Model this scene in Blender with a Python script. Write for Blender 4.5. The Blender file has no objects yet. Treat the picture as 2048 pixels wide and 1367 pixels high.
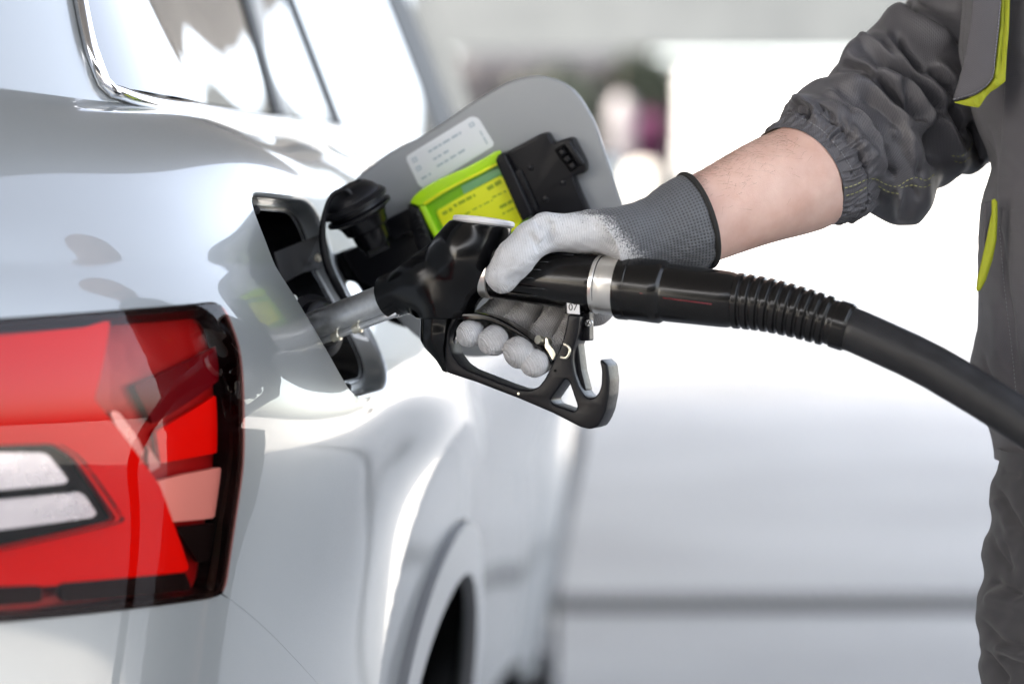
import bpy, bmesh, math, random
import numpy as np
from mathutils import Vector, Matrix
from mathutils.bvhtree import BVHTree
random.seed(7); rng = np.random.default_rng(7)
C = bpy.context.scene
R = math.radians
# ------------------------------------------------------------------ camera
F = 85.0/36.0*2048; CZ = 1.02; HY = 560.0
cd = bpy.data.cameras.new('camera'); cam = bpy.data.objects.new('camera', cd); C.collection.objects.link(cam)
cam.location = (0, 0, CZ); cam.rotation_euler = (R(90), 0, 0)
cd.lens = 85; cd.sensor_width = 36; cd.sensor_fit = 'HORIZONTAL'
cd.shift_y = -(683.5-HY)/2048
cd.clip_start = .05; cd.clip_end = 500
cd.dof.use_dof = True; cd.dof.focus_distance = 1.84; cd.dof.aperture_fstop = 3.0
C.camera = cam
# ------------------------------------------------------------------ world + sun
SUN = Vector((-.50, -.42, .76)).normalized()
w = bpy.data.worlds.new('World'); C.world = w; w.use_nodes = True
nt = w.node_tree; nt.nodes.clear()
sky = nt.nodes.new('ShaderNodeTexSky'); sky.sky_type = 'NISHITA'; sky.sun_disc = False
sky.sun_elevation = math.asin(SUN.z); sky.sun_rotation = math.atan2(SUN.x, SUN.y)
sky.air_density = 1.0; sky.dust_density = 3.0; sky.ozone_density = 1.0
bgn = nt.nodes.new('ShaderNodeBackground'); bgn.inputs['Strength'].default_value = .15
wo = nt.nodes.new('ShaderNodeOutputWorld')
hsv = nt.nodes.new('ShaderNodeHueSaturation'); hsv.inputs['Saturation'].default_value = .62
nt.links.new(sky.outputs[0], hsv.inputs['Color']); nt.links.new(hsv.outputs[0], bgn.inputs[0]); nt.links.new(bgn.outputs[0], wo.inputs[0])
sl = bpy.data.lights.new('sun', 'SUN'); sl.energy = 4.5; sl.angle = R(.5); sl.color = (1, .96, .9)
so = bpy.data.objects.new('sun', sl); C.collection.objects.link(so)
so.rotation_euler = SUN.to_track_quat('Z', 'Y').to_euler()
C.view_settings.view_transform = 'Standard'; C.view_settings.look = 'None'
C.view_settings.exposure = 3.02; C.view_settings.use_white_balance = True; C.view_settings.white_balance_temperature = 7150; C.view_settings.white_balance_tint = 11; C.view_settings.gamma = 1; C.view_settings.use_curve_mapping = False
C.render.engine = 'CYCLES'; C.cycles.use_denoising = True
C.cycles.max_bounces = 10; C.cycles.glossy_bounces = 6; C.cycles.transparent_max_bounces = 12
C.cycles.sample_clamp_indirect = 8; C.cycles.caustics_reflective = False; C.cycles.caustics_refractive = False

# ------------------------------------------------------------------ helpers
def P(px, py, Y):
    return Vector(((px-1024)/F*Y, Y, CZ+(HY-py)/F*Y))
def link(o): C.collection.objects.link(o); return o
def setparent(o, par):
    if par is not None:
        o.parent = par; o.matrix_parent_inverse = par.matrix_world.inverted()
def tag(o, label=None, cat=None, group=None, kind=None):
    if label: o['label'] = label
    if cat: o['category'] = cat
    if group: o['group'] = group
    if kind: o['kind'] = kind
    return o
def root(name, loc, label, cat, group=None):
    o = bpy.data.objects.new(name, None); link(o); o.location = loc; o.empty_display_size = .05
    o.matrix_world = Matrix.Translation(loc)
    return tag(o, label, cat, group)
def mk(name, V, Fc, m, par=None, smooth=True, normals=None, attrs=None, kind=None, uv=None):
    me = bpy.data.meshes.new(name)
    V = np.asarray(V, dtype=np.float32).reshape(-1, 3)
    me.from_pydata(V.tolist(), [], Fc if isinstance(Fc, list) else Fc.tolist())
    if m is not None: me.materials.append(m)
    if smooth: me.polygons.foreach_set('use_smooth', [True]*len(me.polygons))
    if attrs:
        for k, a in attrs.items():
            at = me.attributes.new(k, 'FLOAT', 'POINT'); at.data.foreach_set('value', np.asarray(a, dtype=np.float32))
    if uv is not None:
        at = me.attributes.new('uvp', 'FLOAT_VECTOR', 'POINT')
        at.data.foreach_set('vector', np.asarray(uv, dtype=np.float32).ravel())
    me.update()
    if normals is not None:
        me.normals_split_custom_set_from_vertices(np.asarray(normals).tolist())
    o = bpy.data.objects.new(name, me); link(o); setparent(o, par)
    if kind: o['kind'] = kind
    return o
def box(name, c, d, m, par=None, bev=0.0, rot=None, smooth=True):
    bm = bmesh.new(); bmesh.ops.create_cube(bm, size=1)
    for v in bm.verts: v.co = Vector((v.co.x*d[0], v.co.y*d[1], v.co.z*d[2]))
    if bev > 0: bmesh.ops.bevel(bm, geom=bm.edges[:], offset=bev, segments=2, profile=.6, affect='EDGES')
    M = Matrix.Translation(c) @ (rot.to_4x4() if rot is not None else Matrix.Identity(4))
    bm.transform(M)
    me = bpy.data.meshes.new(name); bm.to_mesh(me); bm.free(); me.materials.append(m)
    o = bpy.data.objects.new(name, me); link(o); setparent(o, par); return o
def frames(pts):
    pts = [Vector(p) for p in pts]; n = len(pts); T = []
    for i in range(n):
        T.append((pts[min(i+1, n-1)]-pts[max(i-1, 0)]).normalized())
    ref = Vector((0, 0, 1)) if abs(T[0].z) < .9 else Vector((0, 1, 0))
    N = [(ref-T[0]*ref.dot(T[0])).normalized()]
    for i in range(1, n):
        v = N[-1]-T[i]*N[-1].dot(T[i]); N.append(v.normalized())
    return pts, T, N, [T[i].cross(N[i]) for i in range(n)]
def smoothpath(pts, n):
    pts = np.array([list(p) for p in pts], float); k = len(pts)
    if k < 3: t = np.linspace(0, 1, n)[:, None]; return pts[0]*(1-t)+pts[-1]*t
    d = np.r_[0, np.cumsum(np.linalg.norm(np.diff(pts[:, :3], axis=0), axis=1))]
    return herm(d, pts.T, np.linspace(0, d[-1], n)).T
def herm(xk, Yk, x):
    """cubic hermite interpolation; Yk (...,K)"""
    xk = np.asarray(xk, float); Yk = np.asarray(Yk, float); x = np.asarray(x, float)
    h = np.diff(xk); dl = np.diff(Yk, axis=-1)/h
    m = np.empty_like(Yk); m[..., 0] = dl[..., 0]; m[..., -1] = dl[..., -1]
    m[..., 1:-1] = (dl[..., :-1]*h[1:]+dl[..., 1:]*h[:-1])/(h[1:]+h[:-1])
    i = np.clip(np.searchsorted(xk, x)-1, 0, len(xk)-2)
    hh = h[i]; t = np.clip((x-xk[i])/hh, -1.5, 2.5); 
    inside = (x >= xk[0]) & (x <= xk[-1]); t = np.where(inside, t, np.clip(t, 0, 1))
    return (Yk[..., i]*(2*t**3-3*t**2+1)+m[..., i]*hh*(t**3-2*t**2+t)+Yk[..., i+1]*(-2*t**3+3*t**2)+m[..., i+1]*hh*(t**3-t**2))
def tube(name, pts, rad, m, par=None, seg=20, cap=True, n=None, squash=1.0, kind=None, uvw=False):
    if n:
        if np.ndim(rad) == 0: rad = [rad]*len(pts)
        q = smoothpath([tuple(p)+(r,) for p, r in zip(pts, rad)], n); pts = [Vector(a[:3]) for a in q]; rad = q[:, 3]
    if np.ndim(rad) == 0: rad = [rad]*len(pts)
    pts, T, N, B = frames(pts); V = []; Fc = []; uv = []; L = 0
    for i, p in enumerate(pts):
        if i: L += (pts[i]-pts[i-1]).length
        for j in range(seg):
            a = 2*math.pi*j/seg
            V.append(p+(N[i]*math.cos(a)+B[i]*math.sin(a)*squash)*rad[i]); uv.append((L, a/(2*math.pi), 0))
    for i in range(len(pts)-1):
        for j in range(seg):
            a = i*seg+j; b = i*seg+(j+1) % seg
            Fc.append((a, b, b+seg, a+seg))
    if cap:
        Fc.append(tuple(range(seg-1, -1, -1))); k = (len(pts)-1)*seg; Fc.append(tuple(range(k, k+seg)))
    return mk(name, [tuple(v) for v in V], Fc, m, par, kind=kind, uv=uv)
def lathe(name, a, b, prof, m, par=None, seg=40, smooth=True):
    """prof: (t metres along a->b, r)"""
    a = Vector(a); b = Vector(b); d = (b-a).normalized(); ref = Vector((0, 0, 1)) if abs(d.z) < .9 else Vector((1, 0, 0))
    n = (ref-d*ref.dot(d)).normalized(); bb = d.cross(n); V = []; Fc = []
    # double profile corners for crisp shading
    pr = []
    for i, (t, r) in enumerate(prof):
        pr.append((t, r))
    for t, r in pr:
        for j in range(seg):
            an = 2*math.pi*j/seg; V.append(tuple(a+d*t+(n*math.cos(an)+bb*math.sin(an))*max(r, 1e-5)))
    for i in range(len(pr)-1):
        for j in range(seg):
            q = i*seg+j; s = i*seg+(j+1) % seg; Fc.append((q, s, s+seg, q+seg))
    o = mk(name, V, Fc, m, par, smooth=smooth)
    if smooth: shade(o, 35)
    return o
def shade(o, ang=35):
    """smooth shading with sharp edges above an angle"""
    me = o.data; bm = bmesh.new(); bm.from_mesh(me); c = R(ang)
    for f in bm.faces: f.smooth = True
    for e in bm.edges:
        e.smooth = not (len(e.link_faces) == 2 and e.calc_face_angle(0) > c)
    bm.to_mesh(me); bm.free(); return o
def plate(name, outl, thick, bevel, O, ex, ey, m, par=None, holes=(), nrm=None, dense=1):
    """outline in (u,v) metres on frame O,ex,ey extruded by thick about the plane, bevelled edges"""
    cu = bpy.data.curves.new(name, 'CURVE'); cu.dimensions = '2D'; cu.fill_mode = 'BOTH'
    for pl in [outl]+list(holes):
        sp = cu.splines.new('POLY'); sp.points.add(len(pl)-1); sp.use_cyclic_u = True
        for i, (u, v) in enumerate(pl): sp.points[i].co = (u, v, 0, 1)
    cu.extrude = max(thick/2-bevel, 0); cu.bevel_depth = bevel; cu.bevel_resolution = 2; cu.offset = -bevel
    t = bpy.data.objects.new('t', cu); link(t)
    dg = bpy.context.evaluated_depsgraph_get(); me = bpy.data.meshes.new_from_object(t.evaluated_get(dg))
    bpy.data.objects.remove(t); bpy.data.curves.remove(cu)
    me.materials.clear(); me.materials.append(m)
    ex = Vector(ex).normalized(); ey = Vector(ey).normalized(); ez = ex.cross(ey)
    M = Matrix.Translation(O) @ Matrix((ex, ey, ez)).transposed().to_4x4(); me.transform(M)
    me.name = name; bm = bmesh.new(); bm.from_mesh(me); bmesh.ops.remove_doubles(bm, verts=bm.verts, dist=1e-6); bm.to_mesh(me); bm.free()
    o = bpy.data.objects.new(name, me); link(o); setparent(o, par); shade(o, 40); return o
def text(name, s, size, O, ex, ey, m, par=None, ext=.0002):
    cu = bpy.data.curves.new(name, 'FONT'); cu.body = s; cu.size = size; cu.extrude = ext; cu.align_x = 'CENTER'; cu.align_y = 'CENTER'
    t = bpy.data.objects.new('t', cu); link(t)
    dg = bpy.context.evaluated_depsgraph_get(); me = bpy.data.meshes.new_from_object(t.evaluated_get(dg))
    bpy.data.objects.remove(t); me.materials.clear(); me.materials.append(m)
    ex = Vector(ex).normalized(); ey = Vector(ey).normalized(); ez = ex.cross(ey)
    me.transform(Matrix.Translation(O) @ Matrix((ex, ey, ez)).transposed().to_4x4())
    o = bpy.data.objects.new(name, me); link(o); setparent(o, par); return o
def rounded(pts, r, k=6):
    """round the corners of a polygon (2D) ; r scalar or list"""
    out = []; n = len(pts)
    for i in range(n):
        p0 = np.array(pts[i-1], float); p = np.array(pts[i], float); p1 = np.array(pts[(i+1) % n], float)
        rr = r[i] if np.ndim(r) else r
        a = p0-p; b = p1-p; la = np.linalg.norm(a); lb = np.linalg.norm(b); q = min(rr, la*.49, lb*.49)
        A = p+a/la*q; B = p+b/lb*q
        for j in range(k+1):
            t = j/k; out.append(tuple(A*(1-t)**2+p*2*t*(1-t)+B*t*t))
    return out
def splineloop(pts, n=120):
    pts = np.array(pts, float); K = len(pts); ext = np.vstack([pts[-3:], pts, pts[:3]])
    d = np.r_[0, np.cumsum(np.linalg.norm(np.diff(ext, axis=0), axis=1))]
    x = np.linspace(d[3], d[3+K], n, endpoint=False)
    return [tuple(a) for a in herm(d, ext.T, x).T]
def sdpoly(poly):
    """vectorised signed distance to a polygon: >0 inside"""
    A = np.array(poly, float); Bq = np.roll(A, -1, axis=0)
    def f(x, y):
        d = np.full(x.shape, 1e9); ins = np.zeros(x.shape, bool)
        for (ax, ay), (bx, by) in zip(A, Bq):
            ex, ey = bx-ax, by-ay; wx, wy = x-ax, y-ay
            t = np.clip((wx*ex+wy*ey)/(ex*ex+ey*ey+1e-18), 0, 1)
            d = np.minimum(d, (wx-ex*t)**2+(wy-ey*t)**2)
            cnd = ((ay > y) != (by > y)) & (x < (bx-ax)*(y-ay)/((by-ay) if by != ay else 1e-12)+ax)
            ins ^= cnd
        d = np.sqrt(d); return np.where(ins, d, -d)
    return f
# --- implicit surfaces
def smin(a, b, k):
    h = np.clip(.5+.5*(b-a)/k, 0, 1); return b*(1-h)+a*h-k*h*(1-h)
def smax(a, b, k): return -smin(-a, -b, k)
def cap(p, a, b, ra, rb):
    a = np.asarray(a, float); b = np.asarray(b, float); ab = b-a
    h = np.clip(((p-a)@ab)/(ab@ab+1e-12), 0, 1)
    return np.linalg.norm(p-a-h[:, None]*ab, axis=1)-(ra+(rb-ra)*h)
def sdf_mesh(fn, lo, hi, h, name, m, par=None, attrs=None, uvf=None, kind=None, nrmfn=True, disp=None):
    lo = np.array(lo, float); hi = np.array(hi, float); n = np.ceil((hi-lo)/h).astype(int)+1
    xs = [lo[i]+h*np.arange(n[i]) for i in range(3)]
    # coarse pass to skip empty space
    D = np.full(n, 1e3)
    G = np.stack(np.meshgrid(*xs, indexing='ij'), -1).reshape(-1, 3)
    st = 4; cg = [np.arange(0, n[i], st) for i in range(3)]
    CG = np.stack(np.meshgrid(*[xs[i][np.minimum(cg[i]+st//2, n[i]-1)] for i in range(3)], indexing='ij'), -1)
    cv = fn(CG.reshape(-1, 3)).reshape(CG.shape[:3])
    near = np.abs(cv) < h*st*1.6
    mask = np.repeat(np.repeat(np.repeat(near, st, 0), st, 1), st, 2)[:n[0], :n[1], :n[2]]
    sg = np.repeat(np.repeat(np.repeat(cv, st, 0), st, 1), st, 2)[:n[0], :n[1], :n[2]]
    D = np.where(sg > 0, 1e3, -1e3); idx = mask.ravel()
    Df = D.ravel().copy(); Df[idx] = fn(G[idx]); D = Df.reshape(n); del G
    S = D < 0
    cells = np.zeros(n-1, int); acc = np.zeros(tuple(n-1)+(3,)); cnt = np.zeros(n-1)
    offs = [(i, j, k) for i in (0, 1) for j in (0, 1) for k in (0, 1)]
    sl = lambda o: tuple(slice(o[a], n[a]-1+o[a]) for a in range(3))
    ssum = sum(S[sl(o)].astype(int) for o in offs); act = (ssum > 0) & (ssum < 8)
    ia = np.argwhere(act); vid = -np.ones(n-1, int); vid[act] = np.arange(len(ia))
    pos = np.zeros((len(ia), 3)); c = np.zeros(len(ia))
    for o in offs:
        for a in range(3):
            if o[a]: continue
            o2 = list(o); o2[a] = 1
            d0 = D[tuple((ia+o).T)]; d1 = D[tuple((ia+o2).T)]; cr = (d0 < 0) != (d1 < 0)
            t = np.where(cr, np.clip(d0/(d0-d1+1e-12), 0, 1), 0)
            q = ia+np.array(o, float); q[:, a] += t
            pos[cr] += q[cr]; c[cr] += 1
    pos /= c[:, None]; V = lo+h*pos
    quads = []
    for a in range(3):
        b, e = (a+1) % 3, (a+2) % 3
        s0 = [slice(None)]*3; s1 = [slice(None)]*3; s0[a] = slice(0, n[a]-1); s1[a] = slice(1, n[a])
        for q in (b, e): s0[q] = slice(1, n[q]-1); s1[q] = slice(1, n[q]-1)
        A = S[tuple(s0)]; Bc = S[tuple(s1)]; cr = np.argwhere(A != Bc)
        if not len(cr): continue
        flip = A[tuple(cr.T)]
        base = cr.copy(); base[:, b] += 1; base[:, e] += 1
        def vv(db, de):
            q = base.copy(); q[:, b] -= db; q[:, e] -= de; return vid[tuple(q.T)]
        q = np.stack([vv(1, 1), vv(0, 1), vv(0, 0), vv(1, 0)], 1)
        q[~flip] = q[~flip][:, ::-1]; quads.append(q)
    Q = np.vstack(quads); Q = Q[(Q >= 0).all(1)]
    def grad(p):
        e = h*.35; g = np.stack([fn(p+np.eye(3)[i]*e)-fn(p-np.eye(3)[i]*e) for i in range(3)], 1)
        return g/(np.linalg.norm(g, axis=1)[:, None]+1e-12)
    for _ in range(2):
        g = grad(V); V = V-g*np.clip(fn(V), -h, h)[:, None]*.8
    g = grad(V)
    at = {k: f(V) for k, f in attrs.items()} if attrs else None
    return mk(name, V, Q, m, par, normals=g if nrmfn else None, attrs=at, uv=uvf(V) if uvf else None, kind=kind)

# ------------------------------------------------------------------ materials
def mat(name, col, rough=.5, metal=0, coat=0, coatr=.03, spec=.5, nodes=None, sheen=0, **kw):
    m = bpy.data.materials.new(name); m.use_nodes = True; t = m.node_tree; b = t.nodes['Principled BSDF']
    b.inputs['Base Color'].default_value = (*col, 1); b.inputs['Roughness'].default_value = rough
    b.inputs['Metallic'].default_value = metal; b.inputs['Coat Weight'].default_value = coat
    b.inputs['Coat Roughness'].default_value = coatr; b.inputs['Specular IOR Level'].default_value = spec
    b.inputs['Sheen Weight'].default_value = sheen
    for k, v in kw.items(): b.inputs[k].default_value = v
    if nodes: nodes(t, b)
    return m
def nn(t, typ, **kw):
    n = t.nodes.new(typ)
    for k, v in kw.items():
        if k.startswith('i_'): n.inputs[k[2:].replace('_', ' ')].default_value = v
        else: setattr(n, k, v)
    return n
def mathn(t, op, a, b=None):
    n = t.nodes.new('ShaderNodeMath'); n.operation = op
    for i, v in enumerate((a, b)):
        if v is None: continue
        if isinstance(v, (int, float)): n.inputs[i].default_value = v
        else: t.links.new(v, n.inputs[i])
    return n.outputs[0]
def noise_rough(scale=60, lo=.3, hi=.5, bump=0, bscale=None, colvar=0):
    def f(t, b):
        tc = nn(t, 'ShaderNodeTexCoord'); n = nn(t, 'ShaderNodeTexNoise'); n.inputs['Scale'].default_value = scale; n.inputs['Detail'].default_value = 5
        t.links.new(tc.outputs['Object'], n.inputs['Vector'])
        mr = nn(t, 'ShaderNodeMapRange'); mr.inputs['From Min'].default_value = .3; mr.inputs['From Max'].default_value = .7
        mr.inputs['To Min'].default_value = lo; mr.inputs['To Max'].default_value = hi
        t.links.new(n.outputs[0], mr.inputs[0]); t.links.new(mr.outputs[0], b.inputs['Roughness'])
        if colvar:
            c0 = list(b.inputs['Base Color'].default_value)[:3]
            mx = nn(t, 'ShaderNodeMix', data_type='RGBA'); mx.inputs[6].default_value = (*[x*(1-colvar) for x in c0], 1); mx.inputs[7].default_value = (*[min(1, x*(1+colvar)) for x in c0], 1)
            t.links.new(n.outputs[0], mx.inputs[0]); t.links.new(mx.outputs[2], b.inputs['Base Color'])
        if bump:
            n2 = nn(t, 'ShaderNodeTexNoise'); n2.inputs['Scale'].default_value = bscale or scale; n2.inputs['Detail'].default_value = 3
            t.links.new(tc.outputs['Object'], n2.inputs['Vector'])
            bp = nn(t, 'ShaderNodeBump'); bp.inputs['Strength'].default_value = 1; bp.inputs['Distance'].default_value = bump
            t.links.new(n2.outputs[0], bp.inputs['Height']); t.links.new(bp.outputs[0], b.inputs['Normal'])
    return f
M = {}
M['paint'] = mat('car_paint', (.25, .265, .27), .35, .25, 1, .008, nodes=noise_rough(900, .30, .38), **{'Coat IOR': 1.7})
M['flap'] = mat('flap_inner_paint', (.34, .355, .365), .42, .1, .25, .25)
M['glass'] = mat('tinted_glass', (.012, .014, .016), .02, 0, 1, .0, spec=.8)
M['chrome'] = mat('chrome_trim', (.80, .80, .82), .12, 1)
M['rubber'] = mat('black_rubber', (.005, .005, .006), .5, spec=.15)
M['gap'] = mat('black_inner_body', (.004, .004, .0045), .7, spec=.1)
M['bplastic'] = mat('black_plastic', (.006, .006, .008), .35, spec=.3, nodes=noise_rough(300, .28, .48, 1e-5, 900))
M['bplastic2'] = mat('black_bucket_plastic', (.004, .004, .005), .25, spec=.35)
M['bplastic3'] = mat('moulded_housing', (.018, .018, .020), .45, spec=.4, nodes=noise_rough(400, .4, .55, 1e-5, 900))
M['clad'] = mat('silver_cladding', (.30, .305, .315), .55, .3, nodes=noise_rough(2500, .5, .65, 6e-5, 2500, .25))
M['tyre'] = mat('tyre_rubber', (.006, .006, .006), .8, spec=.1)
M['alloy'] = mat('alloy', (.4, .4, .42), .3, 1)
M['pinkref'] = mat('pale_pink_reflector', (.85, .62, .56), .3, .2)
M['maroon'] = mat('maroon_reflector', (.12, .003, .010), .3, spec=.1)
M['red'] = mat('red_reflector', (.78, .006, .003), .5, spec=.04)
def facetn(t, b):
    tc = nn(t, 'ShaderNodeTexCoord'); v = nn(t, 'ShaderNodeTexVoronoi'); v.inputs['Scale'].default_value = 45; v.feature = 'F1'
    t.links.new(tc.outputs['Object'], v.inputs['Vector']); bp = nn(t, 'ShaderNodeBump'); bp.inputs['Distance'].default_value = .0007
    t.links.new(v.outputs['Distance'], bp.inputs['Height']); t.links.new(bp.outputs[0], b.inputs['Normal'])
M['dred'] = mat('red_metallic_reflector', (.34, .006, .008), .28, .15, .0, .05, nodes=facetn)
M['blk'] = mat('lamp_black', (.003, .003, .003), .4, spec=.08)
M['lampw'] = mat('lamp_clear', (.52, .51, .54), .2, .85, nodes=noise_rough(40, .2, .4, 2.5e-4, 60))
def lensnodes(t, b, tint=(.95, .93, .93, 1)):
    out = t.nodes['Material Output']
    tr = nn(t, 'ShaderNodeBsdfTransparent'); tr.inputs[0].default_value = tint
    gl = nn(t, 'ShaderNodeBsdfGlossy'); gl.inputs['Roughness'].default_value = .01; gl.inputs[0].default_value = (1, 1, 1, 1)
    fr = nn(t, 'ShaderNodeFresnel'); fr.inputs[0].default_value = 1.36
    mx = nn(t, 'ShaderNodeMixShader'); t.links.new(fr.outputs[0], mx.inputs[0]); t.links.new(tr.outputs[0], mx.inputs[1]); t.links.new(gl.outputs[0], mx.inputs[2])
    t.links.new(mx.outputs[0], out.inputs[0])
M['rlens'] = mat('red_lens', (1, 1, 1), .0, nodes=lambda t, b: lensnodes(t, b, (.97, .62, .58, 1)))
M['lens'] = mat('lamp_lens', (1, 1, 1), .0, nodes=lensnodes)
M['steel'] = mat('worn_steel', (.72, .73, .74), .3, 1, nodes=noise_rough(260, .36, .5, 0, None, .22))
M['silver'] = mat('satin_silver', (.78, .76, .72), .3, .85)
M['whitecap'] = mat('white_cap', (.72, .70, .70), .35)
M['gloss'] = mat('glossy_black', (.002, .002, .0025), .16, spec=.36, nodes=noise_rough(60, .13, .20))
M['swivel'] = mat('swivel_black', (.006, .0055, .0055), .2, spec=.42, nodes=noise_rough(60, .16, .24))
M['hose'] = mat('hose_rubber', (.018, .018, .020), .42, spec=.35, nodes=noise_rough(70, .34, .54, 4e-5, 500, .35))
M['zinc'] = mat('zinc', (.78, .74, .62), .32, .9)
M['frame'] = mat('guard_plastic', (.005, .005, .007), .4, spec=.24, nodes=noise_rough(400, .33, .45, 2e-5, 1400))
def limen(t, b):
    b.inputs['Subsurface Weight'].default_value = 0
M['lime'] = mat('lime_plastic', (.52, .90, .02), .2, 0, .3, .05, **{'Transmission Weight': .0})
M['lime2'] = mat('lime_yellow_plastic', (.95, 1.0, .03), .3)
M['lime3'] = mat('lime_green_plastic', (.24, .58, .02), .2)
M['teal'] = mat('green_tinted_plastic', (.22, .50, .22), .2)
M['sticker'] = mat('sticker_paper', (.84, .86, .88), .45)
M['print'] = mat('sticker_print', (.42, .50, .55), .5)
M['limeprint'] = mat('lime_print', (.38, .52, .02), .5)
M['ink'] = mat('ink', (.03, .03, .03), .5)
M['white'] = mat('white_label', (.78, .78, .78), .5)
def skinn(t, b):
    tc = nn(t, 'ShaderNodeTexCoord'); n = nn(t, 'ShaderNodeTexNoise'); n.inputs['Scale'].default_value = 24; n.inputs['Detail'].default_value = 10; n.inputs['Roughness'].default_value = .62
    t.links.new(tc.outputs['Object'], n.inputs['Vector'])
    cr = nn(t, 'ShaderNodeValToRGB'); e = cr.color_ramp.elements
    e[0].position = .35; e[0].color = (.60, .36, .29, 1); e[1].position = .68; e[1].color = (.73, .51, .435, 1)
    t.links.new(n.outputs[0], cr.inputs[0]); t.links.new(cr.outputs[0], b.inputs['Base Color'])
    n2 = nn(t, 'ShaderNodeTexVoronoi'); n2.inputs['Scale'].default_value = 900; t.links.new(tc.outputs['Object'], n2.inputs['Vector'])
    bp = nn(t, 'ShaderNodeBump'); bp.inputs['Distance'].default_value = 8e-5; t.links.new(n2.outputs[0], bp.inputs['Height']); t.links.new(bp.outputs[0], b.inputs['Normal'])
M['skin'] = mat('skin', (.62, .36, .29), .55, nodes=skinn, **{'Subsurface Weight': .12, 'Subsurface Radius': (.01, .004, .002), 'Subsurface Scale': .3})
M['hair'] = mat('arm_hair', (.10, .055, .03), .5)
def twill(col, pitch=.0011, var=.35, amp=1.2e-4):
    def f(t, b):
        at = nn(t, 'ShaderNodeAttribute'); at.attribute_name = 'uvp'
        sx = nn(t, 'ShaderNodeSeparateXYZ'); t.links.new(at.outputs['Vector'], sx.inputs[0])
        d = mathn(t, 'ADD', sx.outputs[0], mathn(t, 'MULTIPLY', sx.outputs[1], .8))
        s = mathn(t, 'SINE', mathn(t, 'MULTIPLY', d, 2*math.pi/pitch))
        s2 = mathn(t, 'SINE', mathn(t, 'MULTIPLY', sx.outputs[0], 2*math.pi/(pitch*.8)))
        s = mathn(t, 'ADD', mathn(t, 'MULTIPLY', s, .7), mathn(t, 'MULTIPLY', s2, .3))
        v = mathn(t, 'ADD', mathn(t, 'MULTIPLY', s, .5), .5)
        tc = nn(t, 'ShaderNodeTexCoord'); n = nn(t, 'ShaderNodeTexNoise'); n.inputs['Scale'].default_value = 35; n.inputs['Detail'].default_value = 8; n.inputs['Roughness'].default_value = .7
        t.links.new(tc.outputs['Object'], n.inputs['Vector'])
        v2 = mathn(t, 'ADD', mathn(t, 'MULTIPLY', v, .6), mathn(t, 'MULTIPLY', n.outputs[0], .5))
        mx = nn(t, 'ShaderNodeMix', data_type='RGBA'); mx.inputs[6].default_value = (*[x*(1-var) for x in col], 1); mx.inputs[7].default_value = (*[x*(1+var) for x in col], 1)
        t.links.new(v2, mx.inputs[0]); t.links.new(mx.outputs[2], b.inputs['Base Color'])
        bp = nn(t, 'ShaderNodeBump'); bp.inputs['Distance'].default_value = amp; t.links.new(v, bp.inputs['Height']); t.links.new(bp.outputs[0], b.inputs['Normal'])
    return f
M['cloth'] = mat('grey_workwear', (.085, .082, .088), .48, spec=.5, nodes=twill((.074, .072, .081), .0019, .42, 2.2e-4), sheen=.15)
M['cloth2'] = mat('grey_workwear_soft', (.085, .082, .088), .75, nodes=twill((.074, .071, .081), .0016, .22), sheen=.2)
M['trouser'] = mat('dark_trousers', (.05, .048, .052), .75, nodes=twill((.034, .033, .038), .0016, .25), sheen=.2)
M['limecloth'] = mat('lime_cloth', (.30, .33, .01), .7, nodes=noise_rough(700, .6, .8, 1.5e-4, 1500, .15))
M['thread'] = mat('lime_thread', (.42, .42, .16), .7)
M['gthread'] = mat('grey_thread', (.22, .22, .24), .7)
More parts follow.
